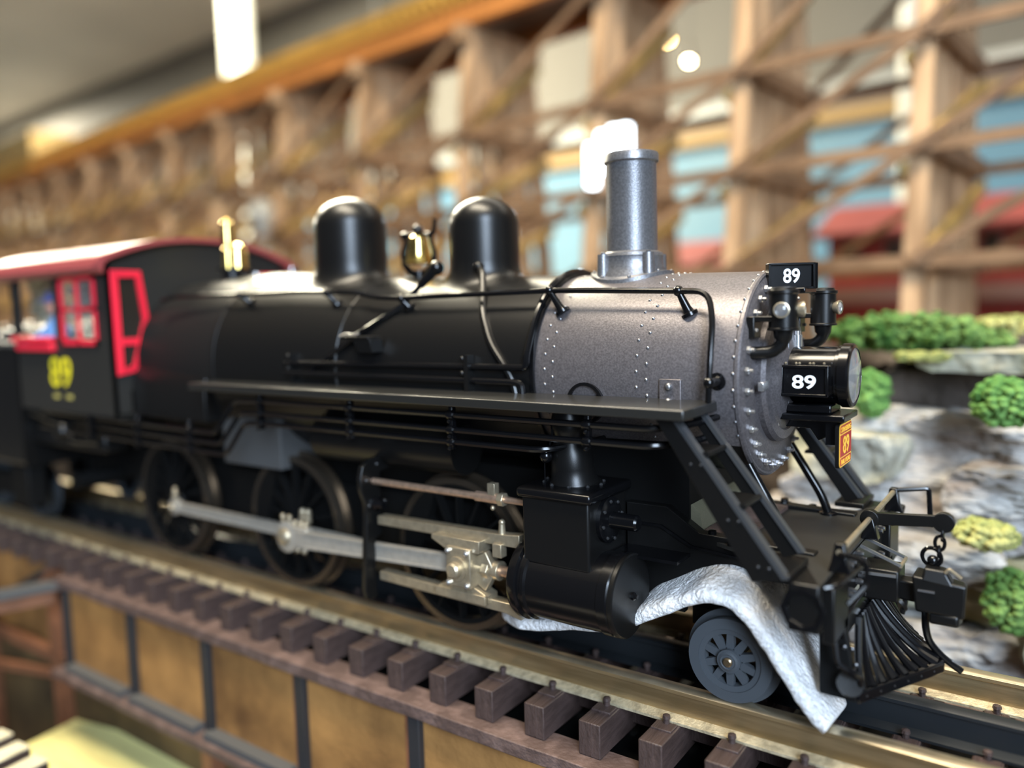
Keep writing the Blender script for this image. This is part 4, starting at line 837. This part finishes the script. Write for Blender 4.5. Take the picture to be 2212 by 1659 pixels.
MB().tube(arc([(-20.4, .4, 16.2), (-20.4, .4, 13.4), (-19.8, .8, 10.6), (-17.6, 1.4, 8.0), (-14.8, 2.0, 6.0)], 2.2), .62, 10).build('air_hose', 'black_gloss', cp)
MB().cyl((-16.4, 1.7, 7.7), (-14.9, 2.1, 6.5), .25).build('hose_clip', 'bolt_metal', cp)
# cowcatcher: bars fan out from the beam to a V-shaped foot bar
pi_ = MB(); TIP = (-17.6, 0, 7.0); CO = (-27.6, -18.6, 6.6)
pil = MB().hexa([(-30.6, -20, 16.4), (-29.2, -20, 16.4), (-29.2, 20, 16.4), (-30.6, 20, 16.4), (-30.6, -20, 19.8), (-29.2, -20, 19.8), (-29.2, 20, 19.8), (-30.6, 20, 19.8)]).build('pilot', 'black_gloss', lo, bevel=.2)
for sd in (1, -1):
    c0 = (CO[0], CO[1] * sd, CO[2])
    fb = MB().beam(c0, TIP, 1.1, 1.9).build('foot_bar', 'black_gloss', pil, bevel=.3)
    for k in range(6): t = (k + .6) / 6.4; p = Vector(c0).lerp(Vector(TIP), t); MB().ball((p.x + .35, p.y - .35 * sd, p.z), .24, 6, 4).build('foot_rivet', 'dark_bolt', fb)
    for k in range(8):
        t = (k + .6) / 8.0; b = Vector(c0).lerp(Vector(TIP), t) + Vector((-.4, 0, .7)); a = Vector((-28.9, -11.5 * sd * (1 - t) - .6 * sd, 17.2)); m_ = a.lerp(b, .55) + Vector((-.9, 0, -.9)) * (.4 + t)
        pts = [a * (1 - u) ** 2 + m_ * 2 * u * (1 - u) + b * u * u for u in [i / 10 for i in range(11)]]
        MB().tube(pts, [.6] * 8 + [.7, .85, 1.0], 8).build('pilot_bar', 'black_gloss', pil)
    a, b = sorted((sd * 19.2, sd * 17.6)); MB().prism([(-33.4, 19.4), (-29.4, 19.4), (-28.6, 14), (-27.4, 6.0), (-33.2, 6.2)], 'y', a, b).build('pilot_side_plate', 'black_matt', pil, bevel=.2)
    MB().tube(arc([(-30.4, -21.6 * sd, 18), (-29.6, -22.4 * sd, 13.4), (-27.8, -21.8 * sd, 12.2), (-26.6, -20 * sd, 10.8), (-27.2, -19.4 * sd, 8.0)], .8), .55, 8).build('step_hanger', 'black_gloss', pil)
    MB().lathe([(.3, -.4), (2.1, -.35), (2.1, .35), (.3, .4)], (-28.2, -20.4 * sd, 9.6), (.5, -.6 * sd, .5), 20).build('foot_step', 'black_satin', pil)
    for (x, y, z) in ((-29.2, -19.8, 15.2), (-28.3, -18.6, 14.6), (-29.8, -20.4, 12.2), (-28.9, -19.4, 11.6), (-27.8, -18.0, 11.8)): MB().ball((x, y * sd, z), .45, 8, 5).build('pilot_bolt', 'dark_bolt', pil)
# steps (stairs) from running board to deck, both sides
for sd in (-1, 1):
    sa, sbn = (-30.4, -21.4)
    q = lambda y: sorted((sd * abs(y) - .45, sd * abs(y) + .45))
    stp = MB().prism([(-57.0, 52.2), (-53.4, 52.2), (-35.4, 28.4), (-40.6, 27.2)], 'y', *q(sa)).build('front_stairs', 'black_satin', lo, bevel=.12)
    MB().prism([(-53.9, 52.2), (-53.0, 52.2), (-35.0, 28.6), (-35.9, 28.4)], 'y', *sorted((sd * 31.0, sd * 29.2))).build('stringer_edge', 'edge_sheen', stp)
    MB().prism([(-54.8, 52.2), (-52.2, 52.2), (-35.4, 30.2), (-38.4, 29)], 'y', *q(sbn)).build('inner_stringer', 'black_satin', stp, bevel=.12)
    MB().prism([(-52.8, 52.2), (-51.9, 52.2), (-35.1, 30.4), (-36.0, 30.2)], 'y', *sorted((sd * 22.2, sd * 20.8))).build('stringer_edge', 'edge_sheen', stp)
    for (x, z) in ((-48.6, 46.6), (-42.6, 38.8)):
        MB().box(x - 4.4, x + .2, *sorted((sd * 30.2, sd * 21.6)), z - .3, z + .3).cyl((x + .3, sd * 30, z), (x + .3, sd * 21.4, z), .5, n=10).build('tread', 'black_satin', stp)
    MB().box(-40.5, -34.8, *sorted((sd * 30.6, sd * 20.2)), 28.1, 29.2).build('stair_foot', 'black_satin', stp, bevel=.2)
    for (x, z) in ((-50.6, 45.0), (-48.9, 45.0), (-44.4, 36.6), (-42.7, 36.6), (-39.6, 29.8), (-37.9, 29.8)): MB().ball((x, sd * 30.9, z), .3, 8, 5).build('stringer_rivet', 'dark_bolt', stp)
    br = MB().tube(arc([(-47.4, sd * 12.5, 42.0), (-41.4, sd * 13.2, 32.0), (-40.0, sd * 13.4, 28.2)], 2.5, 6), .85, 12).build('smokebox_brace', 'black_gloss', lo)
    MB().lathe([(1.8, 0), (1.8, .4), (1.2, .6)], (-40.0, sd * 13.4, 28.1), (0, 0, 1), 16).build('brace_foot', 'black_gloss', br)
# pilot truck wheels
for sd in (-1, 1):
    pw = spoke_wheel(-48.7, 7.75, sd, 7.6, 10, lo, 'pilot_wheel', 18.8, hub=2.1, rimt=1.9, tyre='wheel_grey', body='wheel_grey', spk_w=1.35, thick=2.4)
    MB().lathe([(1.75, 0), (1.75, .35), (1.35, .5), (.9, .2)], (-48.7, sd * 18.9, 7.75), (0, sd, 0), 24, caps=False).build('hub_ring', 'wheel_grey', pw)
    MB().lathe([(.82, 0), (.82, .5), (.6, .7), (.2, .72)], (-48.7, sd * 19.2, 7.75), (0, sd, 0), 20).build('axle_end', 'axle_brass', pw)
MB().cyl((-48.7, -17, 7.75), (-48.7, 17, 7.75), 1.1).build('pilot_axle', 'black_matt', lo)
MB().box(-60, -40, -8, 8, 8.6, 12).build('pilot_truck', 'black_matt', lo)
# ---------------------------------------------------------------- headlight, number boards, marker lamps, sign plate
hl = MB().lathe([(4.6, 0), (5.15, .3), (5.15, 9.2), (5.35, 9.3), (5.35, 9.9), (5.15, 10.0)], (-44.3, 0, 57.3), (1, 0, 0), 44).build('headlight', 'black_gloss', lo)
MB().lathe([(4.9, 0), (5.75, .2), (5.75, 1.7), (5.5, 2.0), (5.0, 2.1), (5.0, 1.0)], (-34.5, 0, 57.3), (1, 0, 0), 44, caps=False).build('headlight_rim', 'black_gloss', hl)
MB().lathe([(4.95, 0), (4.2, -.9), (2.6, -1.8), (.9, -2.4), (.01, -2.5)], (-32.7, 0, 57.3), (1, 0, 0), 40, caps=False).build('reflector', 'reflector', hl)
MB().ball((-34.2, 0, 57.3), .75, 12, 8).build('headlight_bulb', 'reflector', hl)
MB().lathe([(5.0, 0), (5.0, .25), (3.4, .75), (.01, 1.0)], (-32.8, 0, 57.3), (1, 0, 0), 40).build('headlight_lens', 'lens', hl)
nb1 = MB().box(-43.6, -35.4, -6.3, -2, 54.0, 59.4).build('number_box', 'black_gloss', hl, bevel=.2)
for (a, b, c, d) in ((-43.6, -35.4, 59.0, 59.5), (-43.6, -35.4, 53.9, 54.4), (-43.7, -43.2, 54.0, 59.4), (-35.9, -35.4, 54.0, 59.4)): MB().box(a, b, -6.75, -6.2, c, d).build('box_frame', 'black_gloss', hl, bevel=.1)
for x in (-42.8, -41.0, -40.4, -38.6, -38.0, -36.2): MB().ball((x, -6.2, 59.8), .26, 6, 4).build('box_screw', 'nickel', hl)
text('89', 'number', 'white_paint', hl, (-39.6, -6.35, 56.5), 2.45, 4.1, (0, -1, 0), .08, .02)
# shelf bracket and sign plate
sh = MB().box(-46.6, -33.0, -5.2, 5.2, 49.4, 50.6).build('headlight_bracket', 'black_gloss', lo, bevel=.25)
MB().box(-44.0, -35.6, -3.6, 3.6, 50.6, 52.2).build('headlight_seat', 'black_gloss', sh, bevel=.3)
MB().prism([(-46.6, 49.4), (-34, 49.4), (-35, 47), (-38.5, 45.2), (-40, 47.4), (-46.6, 47.6)], 'y', -.7, .7).build('bracket_web', 'black_gloss', sh, bevel=.2)
MB().hexa([(-46.0, -4.9, 48.0), (-44.6, -4.9, 47.6), (-44.6, -4.2, 47.6), (-46, -4.2, 48.0), (-46.4, -5.2, 50), (-44.2, -5.2, 50.4), (-44.2, -4.2, 50.4), (-46.4, -4.2, 50)]).ball((-45, -5.3, 51.4), .5).build('bracket_bolt', 'bolt_metal', sh)
XP = -33.9
def rrect(y0, y1, z0, z1, r, n=5):
    o = []
    for cy, cz, a0 in ((y1 - r, z1 - r, 0), (y0 + r, z1 - r, 90), (y0 + r, z0 + r, 180), (y1 - r, z0 + r, 270)):
        for i in range(n + 1): a = R_(a0 + 90 * i / n); o.append((cy + r * math.cos(a), cz + r * math.sin(a)))
    return o
sg = MB().prism(rrect(-4.75, 4.25, 41.0, 49.0, .9), 'x', XP - .7, XP).build('sign_plate', 'black_satin', lo)
MB().prism(rrect(-4.6, 4.1, 41.15, 48.85, .8), 'x', XP - .1, XP + .06).build('sign_border', 'sign_yellow', sg)
MB().prism(rrect(-4.3, 3.8, 43.0, 46.9, .05), 'x', XP - .1, XP + .12).build('sign_field', 'sign_red', sg)
for z0_, z1_ in ((47.15, 48.6), (41.4, 42.75)): MB().prism(rrect(-4.3, 3.8, z0_, z1_, .3), 'x', XP - .1, XP + .10).build('sign_band', 'sign_red', sg)
text('STRASBURG', 'sign_lettering', 'sign_yellow', sg, (XP + .12, -.25, 47.87), .95, 7.2, (1, 0, 0), .05, .01)
text('89', 'sign_number', 'sign_yellow', sg, (XP + .14, -.25, 44.95), 3.2, 4.4, (1, 0, 0), .05, .012)
text('RAIL ROAD', 'sign_lettering', 'sign_yellow', sg, (XP + .12, -.25, 42.07), .9, 6.6, (1, 0, 0), .05, .01)
MB().box(-36.6, -34.6, -3.2, 3.2, 45, 49.5).build('sign_mount', 'black_gloss', sg)
# upper number boards set in a V
def nboard(sd):
    p0 = Vector((-46.4, sd * 5.4, 0)); p1 = Vector((-39.6, sd * .3, 0)); d = (p1 - p0).normalized(); nn = Vector((-d.y, d.x, 0)) * sd; nn = nn if nn.y * sd > 0 else -nn
    c = (p0 + p1) / 2; L = (p1 - p0).length / 2; zc = 75.35
    b = MB().obox((c.x - nn.x * .6, c.y - nn.y * .6, zc), d, nn, (0, 0, 1), (L, .6, 2.35)).build('number_board', 'black_gloss', lo, bevel=.12)
    for dz in (2.15, -2.15): MB().obox((c.x + nn.x * .3, c.y + nn.y * .3, zc + dz), d, nn, (0, 0, 1), (L, .35, .22)).build('board_frame', 'black_gloss', b, bevel=.08)
    for dl in (L - .2, -L + .2): MB().obox((c.x + d.x * dl + nn.x * .3, c.y + d.y * dl + nn.y * .3, zc), d, nn, (0, 0, 1), (.22, .35, 2.3)).build('board_frame', 'black_gloss', b, bevel=.08)
    text('89', 'number', 'white_paint', b, (c.x + nn.x * .05 + d.x * .1, c.y + nn.y * .05, zc + .05), 2.6, 3.05, nn, .07, .02)
nboard(-1); nboard(1)
MB().box(-44.6, -40.2, -3.8, 3.8, 72.2, 73.2).box(-47.2, -43, -1.5, 1.5, 70.5, 72.6).build('board_bracket', 'black_gloss', lo, bevel=.2)
for sd in (-1, 1):
    y = sd * 13.0; x = -41.3
    ml = MB().lathe([(2.5, 0), (2.6, .1), (2.6, .35), (2.4, .5), (2.4, 6.1), (2.65, 6.3), (2.65, 6.8), (2.2, 6.9), (2.0, 7.3), (1.0, 7.4)], (x, y, 65.9), (0, 0, 1), 32).build('marker_lamp', 'black_satin', lo)
    for (dx, dy) in (((.20, -.98), (.95, .3)) if sd < 0 else ((.98, -.2), (-.3, .95))):
        d = Vector((dx, dy, 0)); c = Vector((x, y, 69.4)) + d * 2.0
        MB().lathe([(.9, 0), (1.35, 1.1), (1.35, 1.4), (1.1, 1.5)], c, d, 24, caps=False).build('lens_hood', 'nickel', ml)
        MB().lathe([(1.2, .9), (1.2, 1.25), (.7, 1.6), (.01, 1.7)], c, d, 24).build('lamp_lens', 'lens', ml); MB().lathe([(1.15, .9), (.5, .2), (.01, .15)], c, d, 20, caps=False).build('lamp_reflector', 'reflector', ml)
    MB().tube(arc([(x, y, 66), (x, y, 63.6), (-43, sd * 13.2, 62.2), (-47.0, sd * 14.2, 62.0)], 2), [1.7, 1.5] + [1.1] * 9, 12).build('lamp_bracket', 'black_satin', ml)
    MB().box(-46.8, -41.8, *sorted((sd * 11.6, sd * 15)), 67.4, 68.4).box(-46.8, -45.4, *sorted((sd * 12, sd * 15.6)), 64.6, 68.4).build('lamp_arm', 'black_satin', ml, bevel=.2)
MB().lathe([(.9, 0), (.9, 2.2), (.6, 2.3), (.6, 3)], (-43.0, 1.5, 62.3), (0, 0, 1), 14).build('headlight_cap', 'bolt_metal', hl)

# ---------------------------------------------------------------- cab
CX0, CX1, CY, CZ0, CZ1 = -300, -226, 31.0, 42.6, 86
def roofz(y): return 95.2 - 6.0 * (abs(y) / 32.0) ** 2.2
cab = MB()
# front wall in strips around the leaning windows
front = MB().prism([(-31, CZ0), (-31, 55)] + [(-31, 86.0)] + [(y, roofz(y) - .8) for y in range(-30, 31, 4)] + [(31, 86.0), (31, CZ0), (26, CZ0), (26, 50)] + [(25.9 * math.cos(R_(a)) if a else 25.9, ZC + 25.9 * math.sin(R_(a))) for a in range(-10, 181, 10)][:0] + [(-26, 50), (-26, CZ0)], 'x', CX1 - 1.2, CX1).build('cab_front', 'cab_black', lo)
def framex(sd):
    # leaning window of the front wall: outer outline and inner glass openings (y, z)
    out = [(-30.2, 84.9), (-21.0, 84.7), (-19.4, 70.5), (-23.8, 55.4), (-29.9, 54.4)]
    P = [(sd * -a if sd > 0 else a, b) for a, b in out]; m = 1.7
    cen = (-25.2, 70)
    inn = [(-28.4, 83.0), (-22.7, 82.9), (-21.2, 70.3), (-25.1, 57.2), (-28.2, 56.3)]
    Q = [(sd * -a if sd > 0 else a, b) for a, b in inn]; n = len(P); mb = MB()
    for x in (CX1 + .1, CX1 + .8): mb.v += [(x, a, b) for a, b in P] + [(x, a, b) for a, b in Q]
    for i in range(n):
        j = (i + 1) % n; mb.f += [(2 * n + i, 2 * n + j, 3 * n + j, 3 * n + i), (i, j, 2 * n + j, 2 * n + i), (n + i, n + j, 3 * n + j, 3 * n + i)]
    f = mb.build('front_window', 'red_paint', lo, smooth=0, bevel=.25)
    a, b = sorted((sd * 28.6, sd * 22.4)); MB().box(CX1 + .1, CX1 + .7, a, b, 63.2, 65.2).build('window_bar', 'red_paint', f)
    MB().prism(Q, 'x', CX1 + .02, CX1 + .12).build('pane', 'window_dark', f)
framex(-1); framex(1)
def wall_with_holes(sd):
    y0, y1 = sorted((sd * 31.0, sd * 30.0)); out = []
    xs = [(-300, -287.5), (-281.5, -258.6), (-253.2, -233.0)]   # openings
    lo_z, hi_z = 64.2, 83.8
    mb = MB().box(-284.5, CX1, y0, y1, CZ0, lo_z).box(-304, CX1, y0, y1, hi_z, 87.5).box(-304, -302, y0, y1, 66, hi_z)
    for a, b in ((-287.0, -281.5), (-258.6, -253.2), (-233.0, CX1)): mb.box(a, b, y0, y1, lo_z, hi_z)
    w_ = mb.build('cab_side', 'cab_black', lo)
    ya, yb = sorted((sd * 31.6, sd * 30.6)); F_ = MB()
    x0, x1, z0, z1, t = -253.6, -232.8, 63.4, 83.6, 1.15
    F_.box(x0, x1, ya, yb, z1 - t, z1).box(x0, x1, ya, yb, z0, z0 + t + .4).box(x0, x0 + t, ya, yb, z0, z1).box(x1 - t, x1, ya, yb, z0, z1)
    f = F_.build('side_window', 'red_paint', lo)
    MB().box((x0 + x1) / 2 - .5, (x0 + x1) / 2 + .5, ya, yb, z0, z1).build('muntin', 'red_paint', f); MB().box(x0, x1, ya, yb, 73.5, 74.5).build('muntin', 'red_paint', f)
    for a, b in ((x0 + t, (x0 + x1) / 2 - .8), ((x0 + x1) / 2 + .8, x1 - t)):
        for c, d in ((z0 + 2.4, 73.2), (74.9, z1 - t)): MB().box(a, b, sd * 30.9 - .1, sd * 30.9 + .1, c, d).build('pane', 'window_glass', f)
    MB().box(-284.5, -259.6, *sorted((sd * 33.2, sd * 30)), 64.2, 65.8).box(-282.5, -258.8, *sorted((sd * 32.6, sd * 30.6)), 61.4, 63.8).build('arm_rest', 'red_paint', lo, bevel=.4)
    ya = sd * 31.15
    for k in range(22): MB().ball((CX1 - .6, ya, 43.6 + k * 2.0), .28, 6, 4).build('cab_rivet', 'cab_black', w_)
    return w_
cs = wall_with_holes(-1); wall_with_holes(1)
for sd in (-1,):
    text('89', 'cab_number', 'yellow_paint', lo, (-256.9, -31.05, 54.9), 9.2, 13.0, (0, -1, 0), .1, .006)
    for c0 in (-260.4, -252.2):
        for k in range(3): MB().box(c0 - 1.8 + k * 1.25, c0 - .95 + k * 1.25, -31.12, -31.0, 46.7, 48.0).build('small_marking', 'pale_yellow', cs)
rf = MB(); ys = [-34.5, -34.9, -34.2, -32.5] + list(range(-30, 31, 3)) + [32.5, 34.2, 34.9, 34.5]; zs = [85.0, 86.2, 88.0, 89.1] + [roofz(y) for y in range(-30, 31, 3)] + [89.1, 88.0, 86.2, 85.0]
n = len(ys); cy = [y * .965 for y in ys]
poly = list(zip(ys, zs)) + [(y * .95, z - 1.3) for y, z in zip(ys, zs)][::-1]
mb = MB(); XR0, XR1 = -306, -223.5; m_ = len(poly)
mb.v = [(XR0, a, b) for a, b in poly] + [(XR1, a, b) for a, b in poly]
for i in range(m_): j = (i + 1) % m_; mb.f.append((i, j, m_ + j, m_ + i))
for i in range(n - 1):
    for k in (0, 1): q = (i, i + 1, m_ - 2 - i, m_ - 1 - i); mb.f.append(tuple(v + k * m_ for v in q))
cr_ = mb.build('cab_roof', 'roof_red', lo, smooth=50)
MB().tube([(XR0, -34.6, 85.4), (XR1 - 2, -34.6, 85.4)], .8, 8).build('rain_gutter', 'roof_red', cr_)
MB().box(-284, CX1, -30, 30, 42, 43.2).build('cab_floor', 'cab_black', lo)
MB().box(CX1 - 30, CX1 - 1.2, -20, 20, 43, 74).build('backhead', 'black_satin', lo, bevel=2)
# small gear below the cab
MB().box(-288, -240, -28, -20, 30, 36).build('injector', 'black_satin', lo, bevel=1)
MB().tube(arc([(-282, -29, 41), (-262, -29, 38), (-256, -29, 33), (-240, -29, 34)], 3), 1.2, 8).ball((-262, -29, 36), 3).build('feed_pipe', 'black_satin', lo)
MB().cyl((-268, -24, 18), (-268, 24, 18), 3).box(-286, -232, -10, 10, 18, 36).build('drawbar', 'black_matt', lo)

# ---------------------------------------------------------------- crew, packing film, tender, foam
DXP = -12.5
pn = thing('person', (-266.5 + DXP, -25, 52), 'figure in light blue shirt and dark blue cap leaning at the open cab window', 'person')
v = [(-264, -20, 53), (-263.5, -21, 60), (-263, -22, 67.5), (-262.6, -22.5, 71.4), (-262.2, -22.8, 73.6), (-267.6, -24, 67), (-269, -29.5, 61.5), (-264, -32.2, 66.2), (-259.4, -20, 67), (-258.2, -27.5, 62), (-262, -31.6, 66.0), (-262, -17, 46), (-266, -18, 44)]
e = [(0, 1), (1, 2), (2, 3), (3, 4), (2, 5), (5, 6), (6, 7), (2, 8), (8, 9), (9, 10), (0, 11), (0, 12)]
r_ = [3.6, 3.5, 3.5, 1.3, 1.3, 1.9, 1.4, .9, 1.9, 1.4, .9, 2.2, 2.2]
me = bpy.data.meshes.new('body'); me.from_pydata([((x + 266.5) * S, (y + 25) * S, (z - 52) * S) for x, y, z in v], e, []); me.materials.append(MAT['shirt_blue'])
bo_ = bpy.data.objects.new('body', me); COL.objects.link(bo_); bo_.parent = pn; WORLD_LOC['body'] = (-266.5, -25, 52)
WORLD_LOC[pn.name] = (-266.5, -25, 52)   # parts below are laid out at the first spot, the figure as a whole then stands at DXP
sk = bo_.modifiers.new('skin', 'SKIN'); bo_.modifiers.new('sub', 'SUBSURF').render_levels = 1
for i, rr in enumerate(r_): me.skin_vertices[0].data[i].radius = (rr * S, rr * S)
me.skin_vertices[0].data[0].use_root = True
hd = MB().ball((-262.0, -23.4, 75.8), 2.5, 14, 10, (1, .9, 1.2)).ball((-261.6, -25.8, 75.6), .5, 6, 5).ball((-259.9, -24.2, 75.6), .55, 6, 5).build('head', 'skin', pn)
for dx in (-.8, .8): MB().ball((-262 + dx + .8, -25.5, 76.4), .28, 6, 5).build('eye', 'window_dark', hd)
MB().lathe([(2.75, 0), (2.8, .8), (2.6, 2.2), (1.6, 3.0), (.01, 3.2)], (-262, -23.4, 77.0), (0, 0, 1), 18).box(-263.6, -259.6, -27.6, -25.2, 77.0, 77.5).build('cap', 'cap_blue', pn, bevel=.1)
for (hx, hy, hz) in ((-263.8, -32.4, 66.2), (-261.8, -31.9, 66.0)):
    hb = MB().ball((hx, hy, hz), .8, 8, 6, (1, 1.1, .6))
    for k in range(4): hb.tube([(hx - .5 + k * .34, hy - .5, hz), (hx - .5 + k * .34, hy - 1.1, hz + .05), (hx - .5 + k * .34, hy - 1.4, hz - .25)], .17, 5)
    hb.tube([(hx + .6, hy, hz), (hx + 1.0, hy - .5, hz)], .2, 5); hb.build('hand', 'skin', pn)
MB().box(-276, -266, -25, -16, 44, 62).build('seat_box', 'trouser_green', pn, bevel=1.5)
def film(x0, x1, y, z0, z1, seed, label):
    mb = MB(); nx, nz = 22, 18
    for i in range(nx + 1):
        for k in range(nz + 1):
            x, z = lerp(x0, x1, i / nx), lerp(z0, z1, k / nz); q = noise.noise(Vector((x * .22 + seed, z * .3, seed))) * 4.2 + noise.noise(Vector((x * .6, z * .7, seed))) * 1.6
            mb.v.append((x, y + q, z))
    for i in range(nx):
        for k in range(nz): a = i * (nz + 1) + k; mb.f.append((a, a + nz + 1, a + nz + 2, a + 1))
    o = mb.build('plastic_film', 'clear_film', None, origin=((x0 + x1) / 2, y, z0), smooth=25); o.modifiers.new('thick', 'SOLIDIFY').thickness = .2 * S; tag(o, label, 'packaging'); return o
film(-282, -256, -14, 72, 86, 2.2, 'crumpled clear packing film hanging above the figure in the cab window')
film(-306, -285, -16, 70, 87, 5.1, 'crumpled clear packing film filling the rear cab opening at left edge')
film(-252, -234, -14, 68, 84, 8.4, 'crumpled clear packing film behind the four-pane red window')

td = thing('tender', (-345, 0, 12), 'black tender with a grey top edge at the left edge behind the cab', 'tender')
MB().prism(rrect(-31, 31, 22, 63, 2), 'x', -460, -286.5).build('tank', 'black_satin', td)
MB().prism(rrect(-31.6, 31.6, 62.2, 64.0, .8), 'x', -460, -286).build('tank_edge', 'steel_grey', td)
mb = MB()
rnd = random.Random(9)
for k in range(160): mb.ball((rnd.uniform(-415, -296), rnd.uniform(-24, 24), rnd.uniform(63, 68)), rnd.uniform(1.5, 3.2), 6, 4)
mb.build('coal_load', 'coal', td)['kind'] = 'stuff'
for x in (-308, -345, -390):
    for sd in (-1, 1): spoke_wheel(x, 9.2, sd, 9.0, 10, td, 'tender_wheel', 18.6, hub=2.2, rimt=1.8, spk_w=1.1, tyre='wheel_grey')
MB().box(-412, -296, -24, -20, 8, 16).box(-412, -296, 20, 24, 8, 16).build('truck_side', 'black_matt', td, bevel=.6)
MB().box(-300, -288, -30, -24, 8, 22).build('rear_step', 'black_matt', td, bevel=.4)

# foam sheet tucked under the cylinder and over the pilot wheel
prof = [(-97, 6.8), (-93, 6.2), (-88, 6.6), (-79, 8.4), (-70, 9.4), (-65, 11.8), (-60, 14.6), (-55, 17.4), (-51, 19.2), (-47, 18.9), (-43.5, 15.8), (-40.8, 12.4), (-38.4, 8.6), (-35.8, 4.8), (-33.2, 1.9), (-31.6, 1.0)]
pr = []
for i in range(len(prof) - 1):
    for k in range(6): t = k / 6; pr.append((lerp(prof[i][0], prof[i + 1][0], t), lerp(prof[i][1], prof[i + 1][1], t)))
pr.append(prof[-1]); pr2 = [pr[0]] + [tuple(sum(pr[i + d][c] for d in (-1, 0, 1)) / 3 for c in (0, 1)) for i in range(1, len(pr) - 1)] + [pr[-1]]
mb = MB(); ny = 22; Lr = len(pr2); TH = 2.3
def fpt(i, j, top):
    x, z = pr2[i]; a = pr2[max(i - 1, 0)]; b = pr2[min(i + 1, Lr - 1)]; dx, dz = b[0] - a[0], b[1] - a[1]; l = math.hypot(dx, dz); nx, nz = -dz / l, dx / l
    far = interp(x, [-97, -88, -66, -60, -45, -36, -31.6], [-19, -12, 2, 4, 4, -4, -11]); near = interp(x, [-97, -90, -70, -64, -50, -38, -31.6], [-21, -25, -23, -23.6, -23.8, -23.2, -22.6]) + noise.noise(Vector((i * .45, 3, 1))) * .45
    t = j / ny; y = lerp(near, far, t); h = TH * (1 if top else 0) + noise.noise(Vector((x * .3, y * .3, 7 if top else 2))) * .5
    lift = 3.2 * min(1, t / .32) * interp(x, [-70, -62, -46, -41], [0, 1, 1, 0])
    if not top and i > Lr - 8: pass
    bump_ = noise.noise(Vector((x * 1.7, y * 1.7, z * 1.7 + (5 if top else 0)))) * .16
    sag = interp(x, [-36, -31.6], [0, -1.6]) * t if x > -36 else 0
    return (x + nx * (h + bump_), y + noise.noise(Vector((x, y, 5))) * .3, z + nz * (h + bump_) + lift + sag)
for top in (0, 1):
    for i in range(Lr):
        for j in range(ny + 1): mb.v.append(fpt(i, j, top))
o_ = Lr * (ny + 1)
for i in range(Lr - 1):
    for j in range(ny):
        a = i * (ny + 1) + j; b = a + ny + 1
        mb.f += [(a, a + 1, b + 1, b), (o_ + a, o_ + b, o_ + b + 1, o_ + a + 1)]
    a = i * (ny + 1); b = a + ny + 1; mb.f.append((a, b, o_ + b, o_ + a)); a += ny; b += ny; mb.f.append((a, o_ + a, o_ + b, b))
for j in range(ny): mb.f.append((j, o_ + j, o_ + j + 1, j + 1)); a = (Lr - 1) * (ny + 1) + j; mb.f.append((a, a + 1, o_ + a + 1, o_ + a))
fo = mb.build('foam_sheet', 'foam', None, origin=(-64, -16, 6), smooth=180); sd_ = fo.modifiers.new('sub', 'SUBSURF'); sd_.levels = sd_.render_levels = 1
tag(fo, 'strip of white packing foam draped over the front pilot wheel', 'packing foam')
